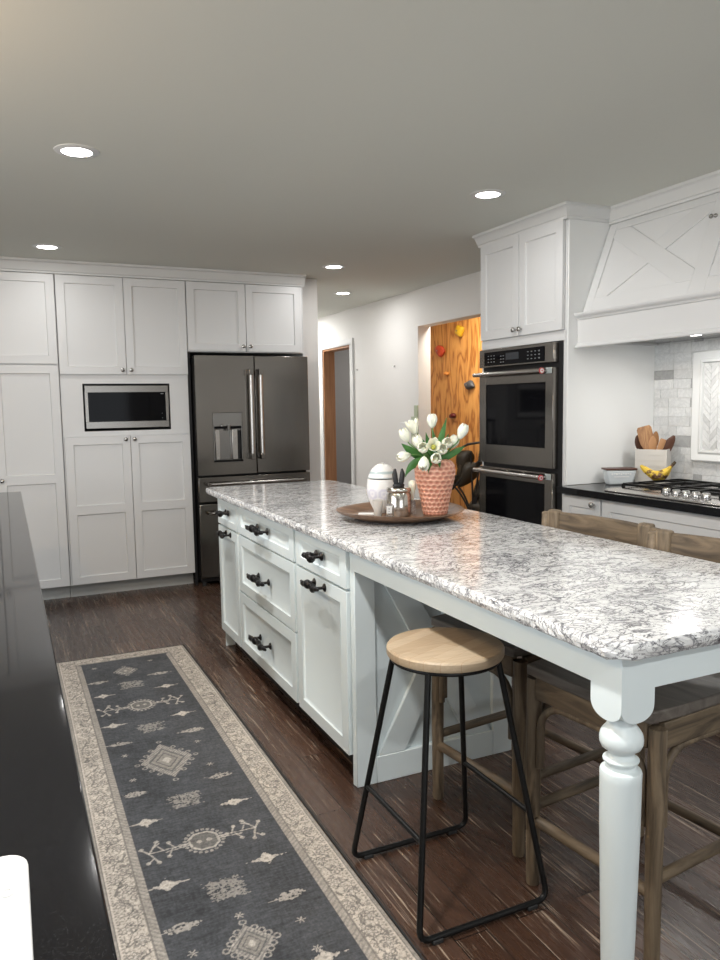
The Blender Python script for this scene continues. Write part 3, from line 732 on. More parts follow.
def utensil(name, base, top, headL, headW, m, label, kind='spoon', bend=0):
    base = Vector(base); top = Vector(top); d = (top-base).normalized()
    o = thing(name, label, 'utensil', base, 'wooden utensils in the crock')
    side = d.cross(Vector((F.x, F.y, 0))).normalized(); nrm = side.cross(d)
    hs = top-d*headL
    obj('handle', MB().tube([base, hs+d*.01], [.006, .005], 10), m, o)
    n = 12; vs = []; fs = []
    outline = []
    for i in range(n+1):
        s = i/n
        wv_ = headW/2*(math.sin(PI*min(1, s*.92+.06))**.6) if kind == 'spoon' else headW/2*(.35+.65*min(1, s*2.2))*(1 if s < .93 else .8)
        outline.append((s, wv_))
    for s, wv_ in outline:
        c = hs+d*headL*s+nrm*bend*math.sin(PI*s)
        for k in range(8):
            an = 2*PI*k/8; vs.append(c+side*wv_*math.cos(an)+nrm*.005*math.sin(an))
    fs = [(i*8+k, i*8+(k+1) % 8, (i+1)*8+(k+1) % 8, (i+1)*8+k) for i in range(n) for k in range(8)]+[tuple(range(8)), tuple(n*8+k for k in range(8))]
    obj('blade' if kind != 'spoon' else 'bowl', MB().add(vs, fs), m, o)
zu = zc+.012
rt = Vector((.707, -.707, 0)); fw = Vector((.707, .707, 0)); U = Vector((uc.x, uc.y, 0))
def up(r_, f_, z_): return U+rt*r_+fw*f_+Vector((0, 0, z_))
utensil('wooden_spatula', up(.02, -.02, zu), up(-.055, -.035, zc+.315), .16, .082, 'utensil_wood', 'broad light wooden spatula leaning left in the crock', 'flat')
utensil('wooden_spoon', up(.0, .02, zu), up(-.085, .01, zc+.265), .10, .06, 'wood_dark', 'dark round wooden spoon at the left rim of the crock')
utensil('wooden_spoon', up(-.01, -.01, zu), up(-.005, -.03, zc+.262), .11, .05, 'wood_light', 'small light wooden spoon upright at middle of the crock')
utensil('wooden_spoon', up(-.02, .03, zu), up(.012, .025, zc+.285), .10, .045, 'wood_mid', 'brown wooden spoon standing behind the light spatula')
utensil('wooden_spatula', up(-.04, 0, zu), up(.105, .0, zc+.262), .15, .058, 'wood_dark', 'dark brown wooden spatula leaning right out of the crock')
utensil('wooden_fork', up(-.03, -.03, zu), up(.05, -.02, zc+.245), .09, .035, 'wood_light', 'thin tan wooden fork between crock centre and dark right spatula', 'flat')
# bananas
t = thing('banana_bunch', 'ripening bananas with dark spots lying in front of the crock', 'bananas', (3.03, 2.975, CZ+.04))
bc = Vector((3.110, 2.985, CZ+.056))
for k, (fo, sag, dz) in enumerate(((-.03, .040, .0), (.0, .052, .004), (.028, .036, .012))):
    P0 = bc+rt*(-.078+k*.016)+fw*fo*.6+Vector((0, 0, .058-.012*k)); P2 = bc+rt*.084+fw*.005+Vector((0, 0, .066)); pts = []
    for i in range(13):
        s = i/12; q = P0.lerp(P2, s); q.z -= math.sin(PI*s)*(.050+dz); q += fw*fo*math.sin(PI*s)
        pts.append(q)
    obj('banana', MB().tube(pts, [.006, .014, .018, .020, .021, .021, .021, .020, .019, .016, .011, .007, .006], 8), 'banana_skin', t)
obj('stem', MB().tube([bc+rt*.080+Vector((0, 0, .062)), bc+rt*.094+Vector((0, 0, .078))], [.009, .007], 8), 'banana_tip', t)

# ================================================================== LEFT BLACK COUNTER
t = thing('base_cabinet_run', 'white base cabinets under the black counter at the left', 'cabinet', (-.3, 2, 0))
obj('cabinet_body', MB().box(-.58, -.9, .10, .012, 4.77, .884), 'cabinet_paint', t)
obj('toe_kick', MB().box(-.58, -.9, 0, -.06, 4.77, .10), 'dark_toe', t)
for k in range(9):
    y0 = -.88+k*.628
    M_ = lambda q: Vector((.014+q.z, q.x, q.y))
    obj('door', panel_front(M_, y0, y0+.622, .112, .70), 'cabinet_paint', t)
    obj('drawer', panel_front(M_, y0, y0+.622, .706, .878, rail=.04), 'cabinet_paint', t)
tag(obj('peninsula_countertop', MB().box(-.60, -.95, .884, .062, 4.80, .914), 'black_granite', bevel=.003, loc=(-.27, 2, .884)), 'long polished black countertop along the left edge of the picture', 'countertop')
# white lid lying on the counter
wl = Vector((-.20, .60))
pts = []
x0, x1, y0, y1, cr = -.37, -.0035, .40, .792, .022
for (cx, cy, a0) in ((x1-cr, y1-cr, 0), (x0+cr, y1-cr, PI/2), (x0+cr, y0+cr, PI), (x1-cr, y0+cr, 1.5*PI)):
    for i in range(7): an = a0+PI/2*i/6; pts.append((cx+cr*math.cos(an), cy+cr*math.sin(an)))
mb = MB().prism(pts, lambda a, b, d: Vector((a, b, d)), .9145, .950)
tr = tag(obj('plastic_box', mb, 'white_plastic', bevel=.004, seg=3, loc=(-.19, .6, .9145)), 'smooth white plastic box with rounded corners on the black counter', 'box')
mk = MB()
for (cx, cy) in ((-.034, .722), (-.022, .724)):
    mk.tube([(cx+.005*math.cos(v_), cy+.006*math.sin(v_), .9503) for v_ in [PI*.3+i*PI*1.5/10 for i in range(11)]], .0009, 5)
mk.tube([(-.034+.006, .718, .9503), (-.034+.006, .708, .9503)], .0009, 5)
obj('faint_print', mk, 'faint_grey', tr)

# ================================================================== RUG
def make_rug():
    X0, X1, Y0, Y1 = .176, .868, 1.31, 4.365
    st = .0028; nu = int((X1-X0)/st)+1; nv = int((Y1-Y0)/st)+1
    u = np.linspace(X0, X1, nu); v = np.linspace(Y0, Y1, nv); Ug, Vg = np.meshgrid(u, v)
    rs = np.random.RandomState(5)
    def vn(sx, sy, seed):
        r_ = np.random.RandomState(seed); gx = int((X1-X0)/sx)+3; gy = int((Y1-Y0)/sy)+3; g = r_.rand(gy, gx)
        fx = (Ug-X0)/sx; fy = (Vg-Y0)/sy; ix = fx.astype(int); iy = fy.astype(int); tx = fx-ix; ty = fy-iy
        tx = tx*tx*(3-2*tx); ty = ty*ty*(3-2*ty)
        return (g[iy, ix]*(1-tx)+g[iy, ix+1]*tx)*(1-ty)+(g[iy+1, ix]*(1-tx)+g[iy+1, ix+1]*tx)*ty
    wear = .5*vn(.12, .12, 1)+.3*vn(.03, .03, 2)+.2*vn(.012, .012, 3)
    thr = .6*vn(.03, .0035, 4)+.4*vn(.0035, .02, 6); fine = vn(.005, .005, 8)
    dark = np.array([.066, .068, .073]); cream = np.array([.60, .54, .47]); taupe = np.array([.27, .245, .215]); lines = np.array([.13, .12, .11])
    C = np.empty((nv, nu, 3)); C[:] = dark
    C *= (.55+.75*wear+.85*(thr-.35))[..., None]
    def paint(mask, col, k=1.0): C[:] = C*(1-(mask*k)[..., None])+col*(mask*k)[..., None]
    sp = (fine*.5+thr*.5)
    # ---- motifs
    cx = .502
    rown = vn(.020, .0045, 41); fray = np.clip(.35+1.25*(.45*thr+.35*vn(.004, .009, 42)+.2*fine), 0, 1)
    def smooth(dst, w_): return np.clip(.5-dst/w_, 0, 1)
    jit = (vn(.010, .010, 11)-.5)*.010
    _p = paint
    def paint(mask, col, k=1.0): _p(mask*fray, col, k)
    def diamond(yc, rx, ry):
        d = np.abs(Ug-cx)/rx+np.abs(Vg-yc)/ry+jit*3
        paint((d < 1)*1., cream, .62); paint(((d < .72) & (d > .62))*1., dark, .8); paint((d < .62)*1., taupe, .75)
        paint(((d < .45) & (d > .38))*1., dark, .7); paint((d < .2)*1., cream, .7)
        ringm = (d > .72) & (d < 1) & (np.sin((Ug-Vg)*420) > .2); paint(ringm*1., dark, .5)
        for an in np.linspace(0, 2*PI, 16, endpoint=False):
            s = 1/(abs(math.cos(an))/rx+abs(math.sin(an))/ry); px, py = cx+math.cos(an)*s*1.13, yc+math.sin(an)*s*1.13
            rr = np.hypot(Ug-px, Vg-py); paint(((rr < .011) & (rr > .006))*1., cream, .55)
    def octagon(yc):
        dx, dy = np.abs(Ug-cx), np.abs(Vg-yc); d = np.maximum(np.maximum(dx/.048, dy/.052), (dx+dy)/.074)+jit*4
        paint((d < 1)*1., taupe, .55); paint(((d < 1) & (d > .84))*1., cream, .75)
        for s in (-1, 1): paint((np.hypot(Ug-cx-s*.016, Vg-yc) < .009)*1., cream, .6)
        for an in np.linspace(0, 2*PI, 22, endpoint=False):
            paint((np.hypot(Ug-cx-.060*math.cos(an), Vg-yc-.066*math.sin(an)) < .0065)*1., cream, .55)
        for s in (-1, 1):
            def seg(x0, y0, x1, y1, w_=.0032, k=.62):
                ax, ay, bx_, by = cx+s*x0, yc+y0, cx+s*x1, yc+y1; L2 = (bx_-ax)**2+(by-ay)**2
                tt = np.clip(((Ug-ax)*(bx_-ax)+(Vg-ay)*(by-ay))/L2, 0, 1); dd = np.hypot(Ug-ax-tt*(bx_-ax), Vg-ay-tt*(by-ay))
                paint((dd < w_+jit*.25)*1., cream, k)
            seg(.05, .005, .17, .0); seg(.05, -.006, .12, -.012); seg(.09, 0, .105, .035); seg(.10, 0, .115, -.035); seg(.125, 0, .14, .03)
            seg(.14, .055, .17, 0); seg(.17, 0, .150, -.055); seg(.155, .028, .135, .045); seg(.16, -.03, .178, -.05); seg(.17, 0, .19, .03)
            for (qx, qy) in ((.105, .038), (.115, -.038), (.14, .058), (.15, -.058), (.18, -.05), (.19, .032), (.075, .004)):
                paint((np.hypot(Ug-cx-s*qx, Vg-yc-qy) < .008)*1., cream, .6)
    def block(yc, k=.5):
        dx, dy = np.abs(Ug-cx)/(.036+.030*rown), np.abs(Vg-yc)/.046; d = np.maximum(dx, dy)+(vn(.008, .020, 21)-.5)*.35
        paint(((d < 1) & (sp > .42))*1., cream*.85, k)
    def dash(xc, yc):
        d = (np.abs(Ug-xc)/(.026+.044*rown))**1.5+(np.abs(Vg-yc)/.020)**1.5+(vn(.008, .012, 22)-.5)*.5; paint(((d < 1) & (sp > .38))*1., cream, .6)
    def crab(xc, yc):
        d = np.abs(Ug-xc)/.056+np.abs(Vg-yc)/.014+(vn(.007, .007, 51)-.5)*.7; paint((d < 1)*1., cream, .75); d = np.abs(Ug-xc)/.022+np.abs(Vg-yc)/.030+(vn(.007, .007, 52)-.5)*.6; paint((d < 1)*1., cream, .8)
        d2 = np.hypot(Ug-xc, Vg-yc); paint(((d2 < .021) & (np.cos(np.arctan2(Vg-yc, Ug-xc)*8) > -.3))*1., cream, .72); paint((d2 < .006)*1., taupe, .7)
    def star(xc, yc):
        d2 = np.hypot(Ug-xc, Vg-yc); paint((d2 < .008+.007*np.cos(np.arctan2(Vg-yc, Ug-xc)*6))*1., cream, .7)
    diamond(2.93, .100, .155); diamond(4.06, .045, .062); diamond(1.79, .060, .078)
    for y in (3.545, 2.31): octagon(y)
    for y in (3.84, 3.27, 2.59, 2.04, 1.55): block(y)
    for y in (3.94, 3.16, 2.71, 1.93, 1.45):
        for s in (-1, 1): dash(cx+s*.153, y)
    for y in (3.74, 3.36, 2.50, 2.13, 1.66):
        for s in (-1, 1): crab(cx+s*.150, y)
    for y in (3.04, 2.82, 4.17, 1.82, 1.70):
        for s in (-1, 1): star(cx+s*.145, y)
    star(cx, 1.91); star(cx+.09, 1.66)
    # ---- border
    e = np.minimum(np.minimum(Ug-X0, X1-Ug), np.minimum(Vg-Y0, Y1-Vg))
    ub = np.where(np.minimum(Ug-X0, X1-Ug) < np.minimum(Vg-Y0, Y1-Vg), Vg, Ug)     # coordinate along the border
    bw = np.where(np.minimum(Ug-X0, X1-Ug) < np.minimum(Vg-Y0, Y1-Vg), .122, .105)
    inb = e < bw
    Bc = np.empty_like(C); Bc[:] = cream*np.array([1.0, .98, .96])
    def bp(mask, col, k): Bc[:] = Bc*(1-(mask*k)[..., None])+col*(mask*k)[..., None]
    tt = (e-.028)/.066                                                     # across the floral band
    ph = ub/.115
    wob = vn(.03, .03, 61)-.5; vine = np.abs(tt-.5-.34*np.sin(2*PI*ph+wob*5)+wob*.5); bp(((vine < .055))*1., lines, .75)
    fr_ = ph*1.0-np.floor(ph*1.0)
    for (c0_, ct) in ((.25, .30), (.75, .70)):
        du = (fr_-c0_)*.115; dv = (tt-ct)*.066; rr = np.hypot(du, dv); th_ = np.arctan2(dv, du)
        bp(((rr < .020+.004*np.cos(th_*6)) & (rr > .015+.004*np.cos(th_*6)))*1., lines, .7)
        bp((rr < .010+.003*np.cos(th_*5))*1., taupe, .75); bp(((rr < .005))*1., cream, .8)
    leafn = vn(.010, .010, 31); bp(((np.abs(leafn-.5) < .060) & (tt > 0) & (tt < 1))*1., lines, .66)
    leaf2 = vn(.0065, .0065, 33); bp(((leaf2 > .74) & (tt > 0) & (tt < 1))*1., taupe, .6)
    bp((e < .016)*1., taupe*1.25, .9); bp(((e > .012) & (e < .016))*1., lines, .7); bp(((e > .022) & (e < .027) & (np.sin(ub*500) > -.2))*1., lines, .6)
    gd = (e > .098); bp(gd*1., taupe*1.2, .75); bp((gd & (np.sin(ub*330+e*300) > .3))*1., lines, .35); bp(((e > .094) & (e < .099))*1., lines, .65)
    Bc *= (.80+.30*wear+.18*(thr-.5))[..., None]
    C = np.where(inb[..., None], Bc, C)
    C *= (.76+.48*fine)[..., None]*.97
    C = np.clip(C, .01, .9)
    z = np.full(Ug.shape, .0075)+(fine-.5)*.0006; z[e < .004] = .002
    co = np.stack([Ug-(X0+X1)/2, Vg-(Y0+Y1)/2+.0*Ug, z], -1).reshape(-1, 3)
    co[:, 0] += .003*np.sin(co[:, 1]*2.3)*(np.abs(co[:, 0])/.35)
    me = bpy.data.meshes.new('runner_rug'); idx = np.arange(nu*nv).reshape(nv, nu)
    fc = np.stack([idx[:-1, :-1], idx[:-1, 1:], idx[1:, 1:], idx[1:, :-1]], -1).reshape(-1, 4)
    me.vertices.add(nu*nv); me.vertices.foreach_set('co', co.astype(np.float32).ravel())
    me.loops.add(fc.size); me.loops.foreach_set('vertex_index', fc.ravel().astype(np.int32))
    me.polygons.add(len(fc)); me.polygons.foreach_set('loop_start', (np.arange(len(fc))*4).astype(np.int32)); me.polygons.foreach_set('loop_total', np.full(len(fc), 4, np.int32))
    me.update(); me.validate()
    ca = me.color_attributes.new('Col', 'FLOAT_COLOR', 'POINT')
    ca.data.foreach_set('color', np.concatenate([C.reshape(-1, 3), np.ones((nu*nv, 1))], 1).astype(np.float32).ravel())
    me.materials.append(MAT['rug_weave'])
    o = bpy.data.objects.new('runner_rug', me); COL.objects.link(o); o.location = ((X0+X1)/2, (Y0+Y1)/2, 0)
    tag(o, 'charcoal and cream patterned runner rug on the dark plank floor', 'rug')
    eb = MB(); w_ = .006
    eb.box(X0-w_, Y0-w_, 0.0003, X0, Y1+w_, .006).box(X1, Y0-w_, .0003, X1+w_, Y1+w_, .006).box(X0, Y0-w_, .0003, X1, Y0, .006).box(X0, Y1, .0003, X1, Y1+w_, .006)
    obj('edge_binding', eb, 'gap_black' if 0 else 'rubber', o)
make_rug()

# ================================================================== ISLAND
XI = 1.071; IF = left_face(XI+.02); IG = left_face(XI); IBX = XI+.022; IY0, IY1 = 2.42, 4.25
def twig(parent, y, z, L, posts=True, thick=.010):
    """cast-iron twig pull along Y, proud of the front at x = XI"""
    rr = random.Random(int(y*1000+z*100)); n = 16; pts = []; rad = []
    for i in range(n+1):
        s = i/n; pts.append((XI-.042-.004*math.sin(s*9), y-L/2+L*s, z+.003*math.sin(s*13+1)))
        e_ = min(1, .45+2.2*min(s, 1-s)); rad.append(thick*e_*(1+.28*math.sin(s*31)+.15*rr.uniform(-1, 1)))
    h = obj('handle', MB().tube(pts, rad, 9), 'iron', parent, smooth=60)
    d_ = L*.30 if posts else L*.22
    for yy in (y-d_, y+d_):
        obj('post', MB().tube([(XI, yy, z), (XI-.004, yy, z), (XI-.010, yy, z), (XI-.042, yy, z)], [thick*1.4, thick*1.3, thick*.5, thick*.55], 9), 'iron', h, smooth=60)
    if posts: obj('twig_node', MB().ball((XI-.044, y+L*.10, z+.004), thick*1.5, .9, 1.5, 1), 'iron', h, smooth=60)
def ifront(parent, nm, y0, y1, z0, z1, **k): return obj(nm, panel_front(IF, y0, y1, z0, z1, dp=.010, inner=.010, ch=.003, **k), 'island_paint', parent, bevel=.0015, seg=1)
def unit(y0, y1, name, label):
    t = thing(name, label, 'cabinet', (1.4, (y0+y1)/2, 0))
    obj('cabinet_body', MB().box(IBX, y0+.001, .10, 1.742, y1-.001, .878), 'island_paint', t)
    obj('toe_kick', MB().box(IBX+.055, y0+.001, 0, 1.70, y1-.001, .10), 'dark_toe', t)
    return t
t = unit(3.845, IY1, 'island_cabinet', 'narrow white island cabinet at the end nearest the refrigerator')
d = ifront(t, 'drawer', 3.850, IY1-.004, .727, .872, rail=.036, st=.05); twig(d, 4.045, .806, .110, False, .0125)
d = ifront(t, 'door', 3.850, IY1-.004, .108, .716, rail=.05, st=.05); twig(d, 4.03, .692, .150, True, .0115)
obj('end_board', MB().box(IBX, IY1-.004, 0, IBX+.06, IY1+.002, .10), 'island_paint', t)
t = unit(2.985, 3.843, 'island_drawer_cabinet', 'white island cabinet of three drawers with black twig pulls')
for z0, z1, hz in ((.727, .872, .805), (.424, .718, .566), (.111, .415, .262)):
    d = ifront(t, 'drawer', 2.990, 3.838, z0, z1, rail=.040 if z0 > .7 else .05); twig(d, 3.415, hz, .255, True, .0125)
t = unit(IY0+.02, 2.983, 'island_cabinet', 'white island cabinet with one drawer over one door beside the black stool')
d = ifront(t, 'drawer', 2.446, 2.966, .727, .872, rail=.036); twig(d, 2.70, .806, .115, False, .013)
d = ifront(t, 'door', 2.446, 2.966, .108, .716, rail=.05); twig(d, 2.700, .690, .175, True, .012)
# end panel with X boards (faces the stools)
t = thing('island_end_panel', 'white end panel of the island with crossed boards behind the stools', 'panel', (1.42, IY0, 0))
obj('backing_board', MB().box(1.084, IY0+.004, 0, 1.762, IY0+.019, .878), 'island_paint', t)
EF = lambda a_, b_, d_: Vector((a_, IY0+.004-d_, b_))
def eb_(pts, th=.020): return MB().prism(pts, EF, 0, th)
for pts in ([(1.084, 0), (1.165, 0), (1.165, .878), (1.084, .878)], [(1.672, 0), (1.762, 0), (1.762, .878), (1.672, .878)], [(1.165, 0), (1.672, 0), (1.672, .100), (1.165, .100)]):
    obj('frame_board', eb_(pts), 'island_paint', t, bevel=.002, seg=1)
for s in (0, 1):
    c0_, c1_ = (1.225, 1.612) if s == 0 else (1.612, 1.225)
    A = Vector((c0_, .095)); B = Vector((c1_, .80)); dd = (B-A).normalized(); nn = Vector((-dd.y, dd.x))*.047; A = A-dd*.15; B = B+dd*.15
    pl = [(A+nn).to_tuple(), (B+nn).to_tuple(), (B-nn).to_tuple(), (A-nn).to_tuple()]
    pl = clip_poly(pl, 1, .1005, False); pl = clip_poly(pl, 1, .8775, True); pl = clip_poly(pl, 0, 1.1655, False); pl = clip_poly(pl, 0, 1.6715, True)
    obj('cross_board', eb_(pl, .016 if s else .018), 'island_paint', t, bevel=.002, seg=1)
# table frame: aprons and turned legs
LX0, LY0, LB = 1.080, 1.112, .088
t = thing('island_table_frame', 'white island apron carried by a turned post leg at the corner', 'table frame', (1.42, 1.15, 0))
LX1 = 1.742
obj('side_apron', MB().box(LX0, LY0+LB, .802, LX0+.020, IY0-.017, .879), 'island_paint', t)
obj('side_apron', MB().box(LX1-.020, LY0+LB, .802, LX1, IY0-.017, .879), 'island_paint', t)
obj('end_apron', MB().box(LX0+LB, LY0, .802, LX1-LB, LY0+.020, .879), 'island_paint', t)
def post(x0, y0):
    cx, cy = x0+LB/2, y0+LB/2; h = LB/2
    # square block whose faces end in a semicircular tongue
    zb = .744; vs = []; fs = []; n = 12
    zs = .770; dr_ = .036
    pr_ = [(-h, .879), (-h, zs)]+[(-h*math.cos(PI*i/20), zs-dr_*math.sin(PI*i/20)**.8) for i in range(1, 20)]+[(h, zs), (h, .879)]
    o = obj('leg', MB().prism(pr_, lambda a_, b_, d_: Vector((cx+a_, d_, b_)), y0-.0004, y0+LB+.0004), 'island_paint', t, smooth=25)
    obj('block_board', MB().prism(pr_, lambda a_, b_, d_: Vector((d_, cy+a_, b_)), x0-.0004, x0+LB+.0004), 'island_paint', o, smooth=25)
    z = lambda v: v
    prof = [(.020, .0), (.026, .0), (.030, .02), (.032, .10), (.037, .30), (.0415, .50), (.0425, .600), (.043, .615), (.041, .620), (.032, .624), (.030, .630), (.033, .636), (.037, .640), (.037, .643), (.028, .647),
            (.025, .652), (.025, .656), (.029, .660), (.031, .663), (.040, .669), (.044, .678), (.0445, .687), (.043, .697), (.038, .706), (.032, .713), (.028, .720), (.028, .745)]
    obj('turned_shaft', MB().lathe(prof, (cx, cy, 0), 32), 'island_paint', o, smooth=35)
post(LX0, LY0); post(LX1-LB, LY0)
# quartz slab with chiselled edge
sx0, sx1, sy0, sy1 = 1.040, 1.838, 1.080, 4.405
outl = []
def edge_pts(A, B):
    L = (Vector(B)-Vector(A)).length; n = max(2, int(L/.02)); return [(A[0]+(B[0]-A[0])*i/n, A[1]+(B[1]-A[1])*i/n) for i in range(n)]
cor = [(sx0+.035, sy0), (sx1-.03, sy0), (sx1, sy0+.03), (sx1, sy1-.03), (sx1-.03, sy1), (sx0+.03, sy1), (sx0, sy1-.03), (sx0, sy0+.035)]
for i in range(8): outl += edge_pts(cor[i], cor[(i+1) % 8])
rq = random.Random(9); n = len(outl); cxm = Vector(((sx0+sx1)/2, (sy0+sy1)/2)); rows_ = [(-.003, .914, 0), (.000, .9115, .3), (.0035, .903, 1), (.004, .894, 1), (.001, .884, 1), (-.004, .879, .4)]
mb = MB()
nrm2 = []
for i in range(n):
    A, B = Vector(outl[i-1]), Vector(outl[(i+1) % n]); tdir = (B-A).normalized(); nrm2.append(Vector((tdir.y, -tdir.x)))
for (o_, z_, j_) in rows_:
    for i in range(n):
        q = Vector(outl[i])+nrm2[i]*(o_+j_*rq.uniform(-.0022, .0018)); mb.v.append((q.x, q.y, z_+(rq.uniform(-.0012, .0012) if 0 < j_ else 0)))
for k in range(len(rows_)-1):
    for i in range(n): mb.f.append((k*n+i, k*n+(i+1) % n, (k+1)*n+(i+1) % n, (k+1)*n+i))
mb.f += [tuple(range(n)), tuple((len(rows_)-1)*n+i for i in range(n-1, -1, -1))]
tag(obj('island_countertop', mb, 'quartz', loc=(1.44, 2.74, .879), smooth=0), 'long white and grey veined quartz countertop on the island', 'countertop')

# ================================================================== STOOLS
# black metal stool with round wood seat
SC = Vector((1.094, 1.808, 0)); SZT = .706
t = thing('round_stool', 'black metal stool with round light wood seat beside the island', 'stool', SC)
obj('seat', MB().lathe([(.150, SZT-.030), (.163, SZT-.028), (.166, SZT-.022), (.166, SZT-.006), (.162, SZT-.001), (.158, SZT), (.001, SZT)], SC, 56), 'seat_butcher_block', t, smooth=35)
ring = [(SC.x+.150*math.cos(2*PI*i/48), SC.y+.150*math.sin(2*PI*i/48), SZT-.036) for i in range(49)]
obj('seat_ring', MB().tube(ring, .0065, 8, cap=False), 'black_metal', t)
for sy, yf in ((1, 2.006), (-1, 1.594)):
    topL = Vector((SC.x-.112, SC.y+sy*.098, SZT-.036)); topR = Vector((SC.x+.112, SC.y+sy*.098, SZT-.036))
    bL = Vector((.884, yf, .013)); bR = Vector((1.290, yf, .013)); pts = []
    dl = (topL-bL).normalized(); dr = (topR-bR).normalized(); rc = .035
    pts.append(topL)
    for i in range(7):
        s = i/6; p0 = bL+dl*rc; p1 = bL; p2 = bL+Vector((rc, 0, 0)); pts.append(p0*(1-s)**2+p1*2*s*(1-s)+p2*s*s)
    for i in range(7):
        s = i/6; p0 = bR-Vector((rc, 0, 0)); p1 = bR; p2 = bR+dr*rc; pts.append(p0*(1-s)**2+p1*2*s*(1-s)+p2*s*s)
    pts.append(topR)
    lg = obj('sled_leg', MB().tube(pts, .0085, 12), 'black_metal', t)
    for x in (.935, 1.235): obj('foot_pad', MB().box(x-.016, yf-.011, 0, x+.016, yf+.011, .012), 'rubber', lg, bevel=.003)
def at_leg(sx, sy, z):
    yf = 2.006 if sy > 0 else 1.594; T_ = Vector((SC.x+sx*.112, SC.y+sy*.098, SZT-.036)); B_ = Vector((.884 if sx < 0 else 1.290, yf, .013)); s = (z-B_.z)/(T_.z-B_.z); return B_.lerp(T_, s)
for sx in (-1, 1): obj('footrest', MB().tube([at_leg(sx, 1, .250), at_leg(sx, -1, .250)], .0075, 10), 'black_metal', t)

# weathered wooden counter stools; local frame: +x toward the back, y across
def wooden_stool(loc, rz, label):
    t = thing('wooden_stool', label, 'stool', (0, 0, 0), 'weathered wooden counter stools')
    hw = .203; D = .46; SH = .652
    for y in (-hw, hw):
        obj('front_leg', MB().tube([(.0, y, 0.0), (.0, y, .006), (0, y, .3), (.004, y, SH-.04)], [.0175, .019, .021, .022], 14), 'stool_frame_wood', t)
        pts = [(D, y, 0), (D-.006, y, .3), (D+.010, y, .60), (D+.060, y*1.10, .78), (D+.098, y*1.20, .955)]
        obj('back_leg', MB().tube(pts, [.018, .020, .021, .018, .016], 14), 'stool_frame_wood', t)
    # seat: shallow saddle board, wider than the legs
    nx, ny = 10, 12; x0, x1, w_ = -.026, D-.012, .218; vs = []; fs = []
    for L_ in (0, 1):
        for i in range(nx+1):
            for j in range(ny+1):
                u_ = i/nx; v_ = j/ny*2-1; x = x0+(x1-x0)*u_; y = w_*v_*(1-.06*max(0, 1-u_*3)**2*abs(v_))
                z = SH+.004*abs(v_)**2-.008*math.sin(PI*u_)*(1-v_**2)-(.030 if L_ else 0)
                vs.append((x, y, z))
    M1 = (nx+1)*(ny+1)
    for i in range(nx):
        for j in range(ny):
            a_ = i*(ny+1)+j; q = (a_, a_+1, a_+ny+2, a_+ny+1); fs += [q, tuple(k+M1 for k in q[::-1])]
    bd = [j for j in range(ny+1)]+[(i+1)*(ny+1)+ny for i in range(nx)]+[nx*(ny+1)+j for j in range(ny-1, -1, -1)]+[i*(ny+1) for i in range(nx-1, 0, -1)]
    for k in range(len(bd)): A, B = bd[k], bd[(k+1) % len(bd)]; fs.append((A, A+M1, B+M1, B))
    obj('seat', MB().add(vs, fs), 'stool_seat_wood', t, bevel=.004)
    # aprons
    for (a0, a1, b0, b1) in ((-.014, .008, -hw, hw), (D-.012, D+.010, -hw, hw)):
        obj('apron', MB().box(a0, b0+.018, SH-.095, a1, b1-.018, SH-.028), 'stool_rail_wood', t, bevel=.004)
    for y in (-hw, hw): obj('side_apron', MB().box(.018, y-.011, SH-.095, D-.018, y+.011, SH-.028), 'stool_rail_wood_x', t, bevel=.004)
    # bentwood arches: front and both sides
    def arch(P, Q, zlow, ztop, rr_=.085):
        P, Q = Vector(P), Vector(Q); d_ = (Q-P); L = d_.length; d_.normalize(); pts = [P+Vector((0, 0, zlow))]
        for i in range(9):
            an = PI/2*i/8; pts.append(P+d_*(rr_-rr_*math.cos(an))+Vector((0, 0, ztop-rr_+rr_*math.sin(an))))
        for i in range(9):
            an = PI/2*(8-i)/8; pts.append(P+d_*(L-rr_+rr_*math.cos(an))+Vector((0, 0, ztop-rr_+rr_*math.sin(an))))
        pts.append(Q+Vector((0, 0, zlow))); return MB().tube(pts, .0105, 10)
    obj('bentwood_arch', arch((-.004, -hw+.030, 0), (-.004, hw-.030, 0), .36, SH-.100), 'stool_frame_wood', t)
    for y in (-hw, hw): obj('bentwood_arch', arch((.030, y, 0), (D-.030, y, 0), .36, SH-.100), 'stool_frame_wood', t)
    # stretchers
    obj('stretcher', MB().tube([(0, -hw, .195), (0, hw, .195)], .0155, 12), 'stool_rail_wood', t)
    obj('stretcher', MB().tube([(D-.004, -hw, .150), (D-.004, hw, .150)], .0145, 12), 'stool_rail_wood', t)
    for y in (-hw, hw): obj('stretcher', MB().tube([(0, y, .232), (D-.005, y, .232)], .0145, 12), 'stool_rail_wood_x', t)
    # curved top rail
    vs = []; fs = []; n_ = 16; hb = .258
    for i in range(n_+1):
        v_ = i/n_*2-1; y = hb*v_; xc = D+.117-.022*(v_**2); th = .012
        zt_ = .972-.006*v_**2
        if abs(v_) > .8: th = .015
        vs += [(xc-th, y, .868), (xc+th, y, .868), (xc+th+.004, y, zt_-.004), (xc+.0, y, zt_), (xc-th+.004, y, zt_-.004)]
    for i in range(n_):
        for k in range(5): fs.append((i*5+k, i*5+(k+1) % 5, (i+1)*5+(k+1) % 5, (i+1)*5+k))
    fs += [(0, 1, 2, 3, 4), tuple(n_*5+k for k in (4, 3, 2, 1, 0))]
    obj('top_rail', MB().add(vs, fs), 'stool_rail_wood', t, bevel=.003)
    # wrapped joints at both ends of the top rail
    for s in (-1, 1):
        y = s*(hb-.052); xc = D+.117-.022*(y/hb)**2
        obj('rail_joint', MB().box(xc-.019, y-.026, .862, xc+.017, y+.026, .976), 'stool_frame_wood', t, bevel=.010, seg=3)
